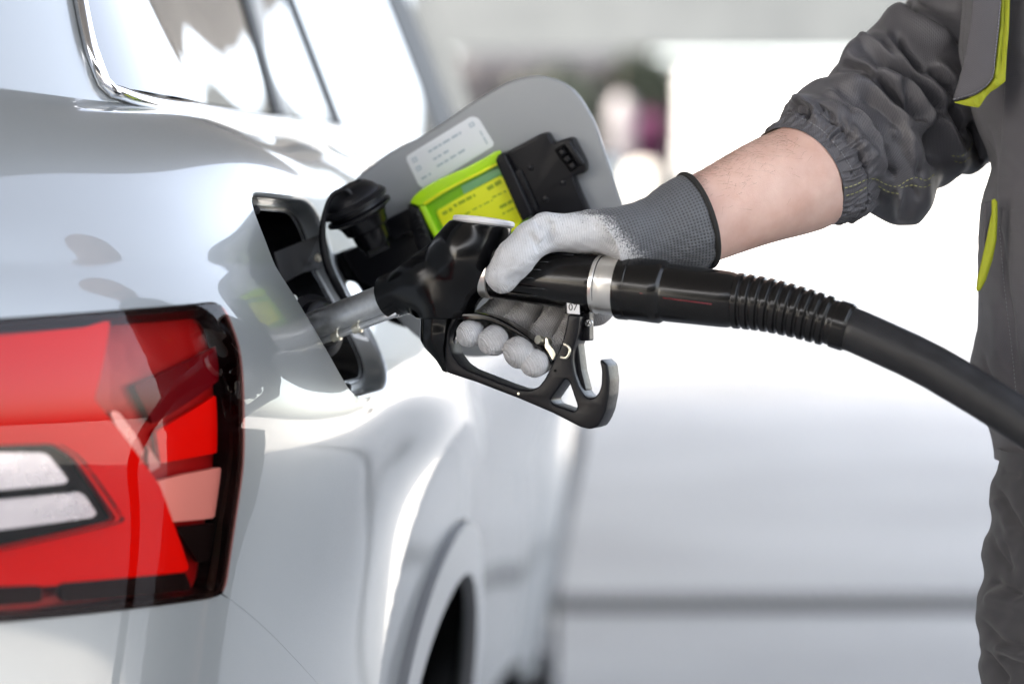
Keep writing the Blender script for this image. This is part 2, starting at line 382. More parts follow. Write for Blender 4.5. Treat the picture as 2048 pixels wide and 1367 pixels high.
def gloven(t, b):
    at = nn(t, 'ShaderNodeAttribute'); at.attribute_name = 'uvp'; sx = nn(t, 'ShaderNodeSeparateXYZ'); t.links.new(at.outputs['Vector'], sx.inputs[0])
    ak = nn(t, 'ShaderNodeAttribute'); ak.attribute_name = 'knit'
    tc = nn(t, 'ShaderNodeTexCoord')
    n = nn(t, 'ShaderNodeTexNoise'); n.inputs['Scale'].default_value = 900; n.inputs['Detail'].default_value = 2; t.links.new(tc.outputs['Object'], n.inputs['Vector'])
    k = mathn(t, 'ADD', ak.outputs['Fac'], mathn(t, 'MULTIPLY', mathn(t, 'SUBTRACT', n.outputs[0], .5), 1.1))
    mr = nn(t, 'ShaderNodeMapRange'); mr.inputs['From Min'].default_value = .35; mr.inputs['From Max'].default_value = .65; t.links.new(k, mr.inputs[0]); kk = mr.outputs[0]
    # ribs in the knit
    a = mathn(t, 'SINE', mathn(t, 'MULTIPLY', sx.outputs[0], 2*math.pi/.0026)); c = mathn(t, 'SINE', mathn(t, 'MULTIPLY', sx.outputs[1], 2*math.pi/.0028))
    g = mathn(t, 'MULTIPLY', mathn(t, 'ADD', mathn(t, 'MULTIPLY', a, .5), .5), mathn(t, 'ADD', mathn(t, 'MULTIPLY', c, .5), .5))
    g = mathn(t, 'SUBTRACT', 1.0, g)
    mk1 = nn(t, 'ShaderNodeMix', data_type='RGBA'); mk1.inputs[6].default_value = (.022, .024, .028, 1); mk1.inputs[7].default_value = (.115, .122, .135, 1); t.links.new(g, mk1.inputs[0])
    n3 = nn(t, 'ShaderNodeTexNoise'); n3.inputs['Scale'].default_value = 22; n3.inputs['Detail'].default_value = 7; n3.inputs['Roughness'].default_value = .65; t.links.new(tc.outputs['Object'], n3.inputs['Vector'])
    ad = nn(t, 'ShaderNodeAttribute'); ad.attribute_name = 'dirt_shade'
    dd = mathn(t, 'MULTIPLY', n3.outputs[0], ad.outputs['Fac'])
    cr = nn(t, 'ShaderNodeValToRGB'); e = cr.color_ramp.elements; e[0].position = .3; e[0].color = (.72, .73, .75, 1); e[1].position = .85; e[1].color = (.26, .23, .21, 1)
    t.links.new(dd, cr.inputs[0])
    # fine pores
    sp = mathn(t, 'GREATER_THAN', mathn(t, 'ADD', n.outputs[0], mathn(t, 'MULTIPLY', ak.outputs['Fac'], .25)), .71)
    mp = nn(t, 'ShaderNodeMix', data_type='RGBA'); mp.inputs[7].default_value = (.2, .21, .22, 1); t.links.new(sp, mp.inputs[0]); t.links.new(cr.outputs[0], mp.inputs[6])
    rl_ = mathn(t, 'SINE', mathn(t, 'MULTIPLY', mathn(t, 'ADD', sx.outputs[0], mathn(t, 'MULTIPLY', sx.outputs[1], .35)), 2*math.pi/.0021))
    rv_ = mathn(t, 'ADD', mathn(t, 'MULTIPLY', rl_, .07), .92); ml = nn(t, 'ShaderNodeMix', data_type='RGBA', blend_type='MULTIPLY'); ml.inputs[0].default_value = 1; t.links.new(mp.outputs[2], ml.inputs[6]); t.links.new(rv_, ml.inputs[7])
    mx = nn(t, 'ShaderNodeMix', data_type='RGBA'); t.links.new(kk, mx.inputs[0]); t.links.new(ml.outputs[2], mx.inputs[6]); t.links.new(mk1.outputs[2], mx.inputs[7])
    t.links.new(mx.outputs[2], b.inputs['Base Color'])
    r2 = mathn(t, 'SINE', mathn(t, 'MULTIPLY', mathn(t, 'ADD', sx.outputs[0], mathn(t, 'MULTIPLY', sx.outputs[1], .25)), 2*math.pi/.0013))
    nw = nn(t, 'ShaderNodeTexNoise'); nw.inputs['Scale'].default_value = 260; nw.inputs['Detail'].default_value = 4; nw.inputs['Distortion'].default_value = 1.2; t.links.new(tc.outputs['Object'], nw.inputs['Vector'])
    r2 = mathn(t, 'ADD', r2, mathn(t, 'MULTIPLY', nw.outputs[0], 3.5))
    hm = nn(t, 'ShaderNodeMix', data_type='FLOAT'); t.links.new(kk, hm.inputs[0])
    t.links.new(mathn(t, 'MULTIPLY', r2, .34), hm.inputs[2]); t.links.new(g, hm.inputs[3])
    bp = nn(t, 'ShaderNodeBump'); bp.inputs['Distance'].default_value = 5e-4; t.links.new(hm.outputs[0], bp.inputs['Height']); t.links.new(bp.outputs[0], b.inputs['Normal'])
M['glove'] = mat('coated_glove', (.6, .6, .62), .62, nodes=gloven, sheen=.1)
M['hem'] = mat('glove_hem', (.012, .012, .012), .8)
def groundn(t, b):
    tc = nn(t, 'ShaderNodeTexCoord'); n = nn(t, 'ShaderNodeTexNoise'); n.inputs['Scale'].default_value = .6; n.inputs['Detail'].default_value = 8
    t.links.new(tc.outputs['Object'], n.inputs['Vector'])
    cr = nn(t, 'ShaderNodeValToRGB'); e = cr.color_ramp.elements; e[0].position = .3; e[0].color = (.275, .272, .265, 1); e[1].position = .7; e[1].color = (.37, .366, .357, 1)
    t.links.new(n.outputs[0], cr.inputs[0]); t.links.new(cr.outputs[0], b.inputs['Base Color'])
    n2 = nn(t, 'ShaderNodeTexNoise'); n2.inputs['Scale'].default_value = 90; t.links.new(tc.outputs['Object'], n2.inputs['Vector'])
    bp = nn(t, 'ShaderNodeBump'); bp.inputs['Distance'].default_value = .003; t.links.new(n2.outputs[0], bp.inputs['Height']); t.links.new(bp.outputs[0], b.inputs['Normal'])
M['ground'] = mat('concrete', (.36, .36, .37), .75, nodes=groundn)
M['drain'] = mat('drain_iron', (.04, .04, .042), .6)
M['bwall'] = mat('white_cladding', (.05, .053, .056), .6, nodes=noise_rough(3, .5, .7, 0, None, .1))
M['bgrey'] = mat('grey_wall', (.026, .031, .034), .7, nodes=noise_rough(3, .5, .7, 0, None, .15))
M['bfas'] = mat('grey_fascia', (.030, .036, .040), .7, nodes=noise_rough(1.2, .5, .7, 0, None, .35))
M['canopy'] = mat('canopy_soffit', (.15, .15, .152), .6, nodes=noise_rough(2, .5, .7, 0, None, .06))
M['vanw'] = mat('van_white', (.50, .51, .52), .35, 0, .6)
M['leaf'] = mat('dark_leaf', (.012, .016, .013), .7, spec=.1, nodes=noise_rough(8, .4, .7, 0, None, .5))
M['purple'] = mat('purple_leaf', (.06, .018, .045), .7, spec=.1, nodes=noise_rough(8, .4, .7, 0, None, .4))
M['bark'] = mat('bark', (.08, .06, .045), .9, nodes=noise_rough(20, .7, .9, .01, 40, .3))
M['mpost'] = mat('grey_post', (.10, .095, .105), .5)
M['concw'] = mat('pale_concrete', (.32, .31, .29), .7, nodes=noise_rough(9, .6, .8, .002, 60, .1))

# ================================================================== SETTING
def plane(name, x0, x1, y0, y1, z, m, kind='structure', par=None):
    o = mk(name, [(x0, y0, z), (x1, y0, z), (x1, y1, z), (x0, y1, z)], [(0, 1, 2, 3)], m, par, smooth=False)
    if kind: o['kind'] = kind
    return o
plane('ground', -250, 250, -120, 300, 0, M['ground'])
dr = root('drain_channel', (0, 7.6, 0), 'dark iron drain channel running across the shaded concrete forecourt', 'drain')
plane('channel', -6, 6, 7.43, 7.79, .004, M['drain'], None, dr)
V = []; Fc = []
for i in range(300):
    x = -6+i*.04; k = len(V)
    for a in (0, .022):
        for b in (7.45, 7.77):
            for z in (.006, .016): V.append((x+a, b, z))
    for q in ((0, 1, 3, 2), (4, 6, 7, 5), (0, 4, 5, 1), (2, 3, 7, 6), (1, 5, 7, 3)): Fc.append(tuple(k+j for j in q))
g = mk('grating', V, Fc, M['drain'], dr, smooth=False, kind='stuff')
# forecourt canopy
cx0, cx1, cy0, cy1 = -9.5, 3.0, -8.0, 21.0
ca = root('station_canopy', (0, 12, 0), 'flat white forecourt canopy standing over the car and pump', 'canopy')
box('roof', ((cx0+cx1)/2, (cy0+cy1)/2, 5.35), (cx1-cx0, cy1-cy0, .5), M['canopy'], ca, .02)
for i in range(10):
    box('soffit_panel', ((cx0+cx1)/2, cy0+1.5+i*2.75, 5.085), (cx1-cx0-.4, 2.5, .02), M['canopy'], ca)
for x, y in ((-6.5, 0), (-6.5, 8), (-6.5, 16.5)):
    box('column', (x, y, 2.55), (.35, .35, 5.1), M['canopy'], ca, .02)
# background building
bd = root('station_shop', (-2, 46, 0), 'pale clad building with a grey fascia band far behind the forecourt', 'building')
for i in range(22):
    x = -22+i*2.0
    box('wall_panel', (x, 46, 2.6), (1.96, .4+.04*(i % 2), 5.2), (M['bwall'], M['bgrey'], M['bwall'], M['vanw'], M['bgrey'])[(i*7) % 5], bd)
box('fascia', (-1, 45.6, 7.3), (44, .6, 4.0), M['bfas'], bd)
for i, x in enumerate((2.2, 5.6, 9.0, 12.4)):
    f = box('window', (x, 45.74, 4.5), (2.6, .08, 1.1), M['bgrey'], bd)
    box('pane', (x, 45.68, 4.5), (2.3, .04, .8), M['glass'], f)
# dark building added unseen behind the camera: cuts frontal fill, darkens reflections
kb = root('added_building', (-2, -11, 0), 'grey forecourt kiosk with glazed front behind the viewpoint', 'building')
box('wall', (-2, -11.5, 2.1), (17, 3, 4.2), M['bgrey'], kb)
box('roof', (-2, -11.3, 4.35), (17.6, 3.8, .3), M['canopy'], kb)
for i in range(7):
    f = box('window', (-9+i*2.3, -9.97, 1.55), (2.1, .08, 2.3), M['canopy'], kb)
    box('pane', (-9+i*2.3, -9.91, 1.55), (1.94, .04, 2.14), M['glass'], f)
# van
vn = root('parked_van', (5.2, 26, 0), 'white box van parked side-on in the sun beyond the forecourt', 'van')
box('cargo_box', (5.5, 26, 1.75), (7.6, 2.2, 2.95), M['vanw'], vn, .22)
box('cab', (10.3, 26, 1.35), (1.9, 2.1, 1.9), M['vanw'], vn, .3)
box('side_window', (10.4, 24.93, 1.75), (1.1, .04, .7), M['glass'], vn, .01)
box('chassis', (6.2, 26, .5), (8.6, 1.5, .25), M['gap'], vn)
for x in (3.3, 10.2):
    for y in (25.05, 26.95):
        wv = lathe('wheel', (x, y-.12, .38), (x, y+.12, .38), [(0, .1), (0, .36), (.03, .38), (.21, .38), (.24, .36), (.24, .1)], M['tyre'], vn)
# shrubs
def shrub(name, label, cat, x, y, rad, hgt, m, nleaf, seed, size=.07, trunk=.15):
    r = root(name, (x, y, 0), label, cat); g = np.random.default_rng(seed)
    V = []; Fc = []
    for i in range(7):
        a = g.uniform(0, 6.28); e = g.uniform(.3, 1)
        tube('stem', [(x, y, 0), (x+math.cos(a)*rad*.3*e, y+math.sin(a)*rad*.3*e, hgt*.4), (x+math.cos(a)*rad*.7*e, y+math.sin(a)*rad*.7*e, hgt*.85)], [.03, .02, .008], M['bark'], r, 6, n=6)
    cl = [(g.uniform(-.6, .6)*rad, g.uniform(-.6, .6)*rad, g.uniform(trunk, .85)*hgt, g.uniform(.3, .55)*rad) for _ in range(16)]
    for i in range(nleaf):
        c = cl[g.integers(len(cl))]; d = g.normal(size=3); d /= np.linalg.norm(d)
        p = np.array([x+c[0], y+c[1], c[2]])+d*c[3]*g.uniform(.6, 1.1); p[2] = max(p[2], .05)
        u = g.normal(size=3); u /= np.linalg.norm(u); v = np.cross(u, d); v /= np.linalg.norm(v)+1e-9
        s = size*g.uniform(.6, 1.4); k = len(V)
        V += [tuple(p-u*s), tuple(p+v*s*.45), tuple(p+u*s), tuple(p-v*s*.45)]; Fc.append((k, k+1, k+2, k+3))
    mk('foliage', V, Fc, m, r, smooth=False, kind='stuff'); return r
shrub('evergreen_shrub', 'dark green bush left of the white van, behind the open fuel flap', 'shrub', .55, 24.9, .75, 3.45, M['leaf'], 12000, 1, trunk=.25, size=.14)
shrub('evergreen_shrub', 'dark bush directly beside the rear corner of the white van', 'shrub', 1.30, 25.2, .45, 3.75, M['leaf'], 9000, 2, trunk=.3, size=.14)
tk = root('dark_lorry', (.35, 28, 0), 'dark lorry parked behind the bushes and the low white wall', 'lorry')
M['lorry'] = mat('dark_lorry_paint', (.012, .012, .015), .5, spec=.2)
box('cab', (.50, 27.4, 2.05), (2.3, 1.9, 2.9), M['lorry'], tk, .2)
box('cargo_box', (.50, 31.6, 2.2), (2.4, 6.0, 3.0), M['lorry'], tk, .08)
box('windscreen', (.50, 26.42, 2.5), (1.9, .06, .85), M['glass'], tk, .01)
for x in (-.45, 1.45):
    for y in (27.4, 33.2): lathe('wheel', (x-.14, y, .5), (x+.14, y, .5), [(0, .1), (0, .46), (.03, .5), (.25, .5), (.28, .46), (.28, .1)], M['tyre'], tk)
shrub('purple_shrub', 'dark purple leaved bush beside the white van', 'shrub', 1.26, 24.55, .28, 3.0, M['purple'], 6000, 3, trunk=.62, size=.10)
b_ = root('ball_lamp', (1.28, 24.0, 0), 'pale round globe on a thin dark post in front of the dark bushes', 'lamp')
lathe('globe', (1.28, 24.0, 1.7), (1.28, 24.0, 2.7), [(0, .03), (.03, .12), (.12, .20), (.25, .225), (.38, .20), (.46, .13), (.495, 0)], M['concw'], b_)
lathe('post', (1.28, 24.0, 0), (1.28, 24.0, 2), [(0, .06), (.1, .035), (1.7, .035)], M['gap'], b_)
b_ = root('marker_post', (1.08, 23.95, 0), 'slim post with a long pale rounded head in front of the bushes', 'post')
lathe('head', (1.08, 23.95, 2.15), (1.08, 23.95, 3.15), [(0, .04), (.05, .10), (.4, .135), (.6, .12), (.7, .05), (.71, 0)], M['mpost'], b_)
lathe('shaft', (1.08, 23.95, 0), (1.08, 23.95, 1), [(0, .06), (.1, .04), (2.16, .04)], M['gap'], b_)
tag(box('low_wall', (3.0, 23.7, .83), (11.5, .25, 1.66), M['vanw'], None, .02), 'low white wall at the far edge of the forecourt', 'wall')

# unseen trees added right of the frame to darken reflections in the car's windows
def tree(x, y, hgt, rad, label, seed):
    r = root('reflection_tree', (x, y, 0), label, 'tree'); g = np.random.default_rng(seed)
    tube('trunk', [(x, y, 0), (x+.1, y, hgt*.3), (x-.1, y+.1, hgt*.75)], [.22, .17, .06], M['bark'], r, 10, n=10)
    for i in range(6):
        a = g.uniform(0, 6.28); tube('limb', [(x, y, hgt*.35), (x+math.cos(a)*rad*.4, y+math.sin(a)*rad*.4, hgt*.55), (x+math.cos(a)*rad*.75, y+math.sin(a)*rad*.75, hgt*.72)], [.09, .06, .02], M['bark'], r, 8, n=8)
    cl = [(g.normal()*rad*.45, g.normal()*rad*.45, hgt*g.uniform(.42, .92), g.uniform(.25, .45)*rad) for _ in range(26)]
    n = 9000; ci = g.integers(0, 26, n); cc = np.array(cl)[ci]; d = g.normal(size=(n, 3)); d /= np.linalg.norm(d, axis=1)[:, None]
    p = np.array([x, y, 0])+cc[:, :3]+d*(cc[:, 3:]*g.uniform(.5, 1.05, (n, 1))); u = g.normal(size=(n, 3)); u /= np.linalg.norm(u, axis=1)[:, None]; v = np.cross(u, d); v /= np.linalg.norm(v, axis=1)[:, None]+1e-9
    s_ = g.uniform(.08, .18, (n, 1)); V = np.stack([p-u*s_, p+v*s_*.5, p+u*s_, p-v*s_*.5], 1).reshape(-1, 3)
    mk('crown', V, np.arange(4*n).reshape(-1, 4), M['leaf'], r, smooth=False, kind='stuff')
tree(11.5, 31, 6.5, 2.6, 'dark roadside tree nearest the forecourt, right of the van', 31)
tree(17.5, 40, 8.0, 3.2, 'tall dark roadside tree farther back, right of the van', 32)
# ================================================================== CAR
# plan curve of the right-hand side at z = .93, from the middle of the tail to the nose
PC = np.array([(-1.10, 1.375), (-.80, 1.385), (-.60, 1.405), (-.45, 1.455), (-.345, 1.535), (-.262, 1.62), (-.193, 1.72), (-.156, 1.80), (-.130, 1.88), (-.1155, 1.95), (-.105, 2.03), (-.092, 2.15),
               (-.073, 2.35), (-.062, 2.6), (-.048, 3.0), (.006, 3.7), (.066, 4.3), (.140, 5.1), (.150, 5.5), (.06, 5.85), (-.12, 6.05), (-.45, 6.18), (-1.05, 6.25)])
dd = np.r_[0, np.cumsum(np.linalg.norm(np.diff(PC, axis=0), axis=1))]
SS = np.linspace(0, dd[-1], 6000); PL = herm(dd, PC.T, SS)
_k = np.exp(-.5*(np.arange(-70, 71)/20.)**2); _k /= _k.sum()
PL = np.stack([np.convolve(np.pad(a, 70, 'reflect', reflect_type='odd'), _k, 'valid') for a in PL])
TT = np.gradient(PL, SS, axis=1); TT /= np.linalg.norm(TT, axis=0)
for _ in range(1):
    kk = np.ones(41)/41; TT = np.stack([np.convolve(np.pad(a, 20, 'edge'), kk, 'valid') for a in TT]); TT /= np.linalg.norm(TT, axis=0)
def sY(Y):   # arclength at a given Y on the side
    i = (SS > dd[3]) & (SS < dd[-4]); return np.interp(Y, PL[1][i], SS[i])
ZK = np.array([.22, .45, .65, .78, .86, .93, 1.00, 1.035, 1.075, 1.13, 1.20])
def prof(*v): return np.array(v, float)
KN = [(0.0, prof(.02, .0, -.02, .0, .01, .0, .02, .03, .045, .07, .16)),
      (sY(1.62), prof(.06, .02, .0, .005, .002, .0, .014, .031, .054, .098, .217)),
      (sY(1.74), prof(.07, .03, .015, .010, .002, .0, .018, .036, .0585, .105, .238)),
      (sY(1.90), prof(.09, .05, .03, .022, .004, .0, .034, .052, .063, .098, .255)),
      (sY(2.10), prof(.07, .04, .032, .028, .016, .0, .030, .046, .058, .098, .255)),
      (sY(2.45), prof(.05, .02, .008, .006, .006, .002, .024, .038, .052, .092, .215)),
      (sY(3.2), prof(.09, .05, .028, .018, .006, .0, .012, .022, .042, .072, .108)),
      (sY(5.0), prof(.09, .05, .028, .018, .006, .0, .012, .030, .06, .10, .16)),
      (sY(5.0)+1.7, prof(.02, .0, -.02, .0, .01, .0, .03, .07, .14, .30, .50))]
SK = np.array([k[0] for k in KN]); PKT = np.array([k[1] for k in KN])   # (S,Z)
SA = 1.765; ZA = .35; SB = sY(5.22)
def zbelt(s): return np.interp(s, [1.2, 1.355, 1.748, sY(3.2), sY(4.6)], [1.156, 1.160, 1.176, 1.205, 1.20])
def nspl(xk, Y, x):
    """natural cubic spline through Y (Z,K)"""
    n = len(xk); h = np.diff(xk); A = np.eye(n); B = np.zeros((n, Y.shape[0]))
    for i in range(1, n-1):
        A[i, i-1] = h[i-1]; A[i, i] = 2*(h[i-1]+h[i]); A[i, i+1] = h[i]; B[i] = 6*((Y[:, i+1]-Y[:, i])/h[i]-(Y[:, i]-Y[:, i-1])/h[i-1])
    Mm = np.linalg.solve(A, B).T; i = np.clip(np.searchsorted(xk, x)-1, 0, n-2); hh = h[i]; a = (xk[i+1]-x)/hh; b = (x-xk[i])/hh
    return a*Y[:, i]+b*Y[:, i+1]+((a**3-a)*Mm[:, i]+(b**3-b)*Mm[:, i+1])*hh**2/6
def inset(s, z):
    s = np.asarray(s, float); z = np.asarray(z, float)
    cols = nspl(SK, PKT.T, s)          # (Z, n)
    # natural cubic along z, per sample
    i = np.clip(np.searchsorted(ZK, z)-1, 0, len(ZK)-2); h = np.diff(ZK); K = len(ZK); A = np.eye(K); B = np.zeros_like(cols)
    for q in range(1, K-1):
        A[q, q-1] = h[q-1]; A[q, q] = 2*(h[q-1]+h[q]); A[q, q+1] = h[q]; B[q] = 6*((cols[q+1]-cols[q])/h[q]-(cols[q]-cols[q-1])/h[q-1])
    Mm = np.linalg.solve(A, B); n = np.arange(len(s)); hh = h[i]; zc = np.clip(z, ZK[0], ZK[-1]); a = (ZK[i+1]-zc)/hh; b = (zc-ZK[i])/hh
    v = a*cols[i, n]+b*cols[i+1, n]+((a**3-a)*Mm[i, n]+(b**3-b)*Mm[i+1, n])*hh**2/6
    v = np.where(z > ZK[-1], v+(z-ZK[-1])*(cols[-1]-cols[-2])/h[-1], v)
    # crease (shoulder line)
    q = z-1.031
    v = v-.10*(np.sqrt(q*q+.0025**2)-.0025)*np.exp(-(q/.035)**2)
    for c in (SA, SB):
        r = np.hypot(s-c, z-ZA); t = np.clip(1-(r-.525)/.30, 0, 1); t = t**2.6
        b = np.where(r > .525, .026*t, .026-(.525-r)*.06)
        v = v-np.where(z > .15, b, 0)
    return v
def body(s, z, off=0.0):
    s = np.asarray(s, float); z = np.asarray(z, float)
    px = np.interp(s, SS, PL[0]); py = np.interp(s, SS, PL[1]); tx = np.interp(s, SS, TT[0]); ty = np.interp(s, SS, TT[1])
    q = -inset(s, z)+off
    return np.stack([px+ty*q, py-tx*q, z], -1)
_sg = np.linspace(0, dd[-1], 1500); _gi = inset(_sg, zbelt(_sg)); _kw = np.exp(-.5*(np.arange(-60, 61)/26.)**2); _kw /= _kw.sum(); _gi = np.convolve(np.pad(_gi, 60, 'edge'), _kw, 'valid')
LEAN = math.tan(R(21))
def green(s, z, off=0.0):
    s = np.asarray(s, float); z = np.asarray(z, float); zb = zbelt(s)
    px = np.interp(s, SS, PL[0]); py = np.interp(s, SS, PL[1]); tx = np.interp(s, SS, TT[0]); ty = np.interp(s, SS, TT[1])
    q = -(np.interp(s, _sg, _gi)+(z-zb)*LEAN+(z-zb)**2*.05)+off
    return np.stack([px+ty*q, py-tx*q, z], -1)
def nrm(fn, s, z, e=.0008):
    a = fn(s+e, z)-fn(s-e, z); b = fn(s, z+e)-fn(s, z-e); n = np.cross(a, b)
    return n/(np.linalg.norm(n, axis=1)[:, None]+1e-12)
def patch(name, fn, reg, s0, s1, z0, z1, hs, hz, m, par, off=0.0, lip=.012, lipm=None, kind=None):
    ns = max(2, int(round((s1-s0)/hs))+1); nz = max(2, int(round((z1-z0)/hz))+1)
    s = np.linspace(s0, s1, ns); z = np.linspace(z0, z1, nz); S, Z = np.meshgrid(s, z, indexing='ij'); S = S.ravel(); Z = Z.ravel()
    D = reg(S, Z); D = np.where(np.abs(D) < 1e-7, 1e-7, D)
    P2 = list(zip(S, Z)); Fc = []; cut = {}
    def cross(a, b):
        k = (min(a, b), max(a, b))
        if k not in cut:
            t = D[a]/(D[a]-D[b]); P2.append((S[a]+(S[b]-S[a])*t, Z[a]+(Z[b]-Z[a])*t)); cut[k] = len(P2)-1
        return cut[k]
    I = np.arange(ns*nz).reshape(ns, nz); pos = D > 0
    q = np.stack([I[:-1, :-1], I[1:, :-1], I[1:, 1:], I[:-1, 1:]], -1).reshape(-1, 4); c = pos[q].sum(1)
    Fc = [tuple(f) for f in q[c == 4].tolist()]
    for f in q[(c > 0) & (c < 4)].tolist():
        poly = []
        for i in range(4):
            a, b = f[i], f[(i+1) % 4]
            if pos[a]: poly.append(a)
            if pos[a] != pos[b]: poly.append(cross(a, b))
        if len(poly) > 2: Fc.append(tuple(poly))
    if not Fc: return None
    used = sorted({i for f in Fc for i in f}); mp = {u: i for i, u in enumerate(used)}
    A = np.array([P2[u] for u in used]); Fc = [tuple(mp[i] for i in f) for f in Fc]
    g = (lambda a, b: fn(a, b, off)); V = g(A[:, 0], A[:, 1]); N = nrm(g, A[:, 0], A[:, 1])
    if lip:
        ed = {}
        for f in Fc:
            for i in range(len(f)):
                a, b = f[i], f[(i+1) % len(f)]; ed[(a, b)] = 1
        bd = [(a, b) for (a, b) in ed if (b, a) not in ed]
        V = list(map(tuple, V)); N = list(map(tuple, N)); base = {}
        def cp(i, k):
            if (i, k) not in base:
                base[(i, k)] = len(V); n = np.array(N[i]); V.append(tuple(np.array(V[i])-n*(k*lip))); N.append(None)
            return base[(i, k)]
        acc = {}
        for a, b in bd:
            a0, b0, a1, b1 = cp(a, 0), cp(b, 0), cp(a, 1), cp(b, 1); Fc.append((b0, a0, a1, b1))
            fnrm = np.cross(np.array(V[a0])-np.array(V[b0]), np.array(V[a1])-np.array(V[a0])); l = np.linalg.norm(fnrm)
            if l > 0: fnrm = fnrm/l
            for v in (a0, b0, a1, b1): acc[v] = acc.get(v, 0)+fnrm
        for v, n in acc.items():
            l = np.linalg.norm(n); N[v] = tuple(n/l) if l > 1e-9 else (0, 0, 1)
        N = [n if n is not None else (0, 0, 1) for n in N]
    return mk(name, V, Fc, m, par, normals=N, kind=kind)
# lookup: pixel -> (s,z)
_gs, _gz = np.meshgrid(np.linspace(.35, 4.6, 1700), np.linspace(.5, 1.2, 560), indexing='ij'); _gs = _gs.ravel(); _gz = _gz.ravel()
_gp = body(_gs, _gz); _gu = 1024+F*_gp[:, 0]/_gp[:, 1]; _gv = HY-F*(_gp[:, 2]-CZ)/_gp[:, 1]
def sz(px, py, smax=None):
    d = (_gu-px)**2+(_gv-py)**2
    d = d+np.where(_gp[:, 1] > 2.35, 400, 0) if smax is None else d+np.where(_gs > smax, 1e9, 0)
    i = np.argmin(d); return (float(_gs[i]), float(_gz[i]))
car = root('parked_car', (-1.0, 3.8, 0), 'pale grey white estate car with its fuel flap open and a red tail lamp', 'car')
def gapz(s): return np.minimum(.797-(s-1.022)*.50, .800)   # quarter panel / bumper joint
# fuel opening
hole = [(505, 395), (628, 403), (784, 778), (700, 800)]
hsz = [(1.160, 1.0885), (1.381, 1.089), (1.375, .927), (1.2155, .925), (1.1745, 1.031)]
hole2 = rounded(hsz, [.036, .062, .052, .034, .03], 10)
fh = sdpoly(hole2)
# tail lamp outline
lampP = rounded([sz(-200, 700, 2)]+[sz(440, 603), sz(474, 690), sz(484, 830), sz(483, 930), sz(447, 1190)]+[sz(-200, 1240, 2)], [.01, .012, .01, .01, .01, .012, .01], 5)
s_end = min(p[0] for p in lampP); lampP = [(s if s > s_end+.02 else .45, z) for s, z in lampP]
fl = sdpoly(lampP)
D1, D2, D3 = sY(2.62), sY(3.55), sY(4.62)
arch = lambda s, z: np.minimum(np.hypot(s-SA, z-ZA), np.hypot(s-SB, z-ZA))
def mn(*a):
    r = a[0]
    for b in a[1:]: r = np.minimum(r, b)
    return r
ZT = 1.165
def reg_quarter(s, z): return mn(D1-.002-s, s-.42, z-gapz(s)-.0001, zbelt(s)-z, arch(s, z)-.4275, -fh(s, z), -fl(s, z)-.0012)
def reg_tail(s, z): return mn(.416-s, z-.5, 1.16-z)
def reg_bumper(s, z): return mn(sY(2.3)-s, gapz(s)-.0001-z, z-.24, arch(s, z)-.4275, np.where(s < .42, .496-z, 1), -fl(s, z)-.0012)
def reg_door(a, b): return lambda s, z: mn(s-a-.0025, b-.0025-s, zbelt(s)-z, z-.30, arch(s, z)-.4275)
patch('quarter_panel', body, reg_quarter, .42, D1, .55, 1.19, .006, .004, M['paint'], car, lipm=None)
patch('tailgate', body, reg_tail, 0, .42, .5, 1.17, .012, .01, M['paint'], car)
patch('rear_bumper', body, reg_bumper, 0, sY(2.3), .24, .82, .012, .008, M['paint'], car)
patch('rear_door', body, reg_door(D1, D2), D1, D2, .3, 1.22, .012, .006, M['paint'], car)
patch('front_door', body, reg_door(D2, D3), D2, D3, .3, 1.22, .02, .01, M['paint'], car)
patch('front_wing', body, lambda s, z: mn(s-D3-.0025, zbelt(s)-z, z-.25, arch(s, z)-.4275), D3, dd[-1], .25, 1.21, .02, .01, M['paint'], car)
for c in (SA, SB):
    patch('arch_trim', body, lambda s, z, c=c: mn(.4235-np.hypot(s-c, z-ZA), np.hypot(s-c, z-ZA)-.372, z-.28), c-.43, c+.43, .28, .79, .006, .005, M['clad'], car, off=.009, lip=.014)
# wheels and dark liners
for c in (SA, SB):
    cp = body(np.array([c]), np.array([.5]))[0]; ax = Vector((-np.interp(c, SS, TT[1]), np.interp(c, SS, TT[0]), 0))
    a = Vector(cp)+Vector((0, 0, -cp[2]+ZA)); a -= ax*-.035
    wh = lathe('wheel', a, a+ax, [(0, .22), (-.004, .30), (.0, .325), (.02, .345), (.20, .345), (.22, .32), (.22, .2)], M['tyre'], car, 56)
    rim = lathe('rim', a+ax*.01, a+ax*1.01, [(0, .225), (.0, .215), (.02, .20), (.05, .195), (.10, .19), (.12, 0)], M['alloy'], wh, 48)
    for k in range(5):
        an = k*2*math.pi/5; u = Vector((ax.y, -ax.x, 0)); d = u*math.cos(an)+Vector((0, 0, 1))*math.sin(an)
        tube('spoke', [a+ax*.03, a+ax*.015+d*.2], [.035, .022], M['alloy'], wh, 8)
    lathe('wheel_liner', a+ax*-.0, a+ax, [(.0, .395), (.30, .395), (.30, 0)], M['gap'], car, 40)
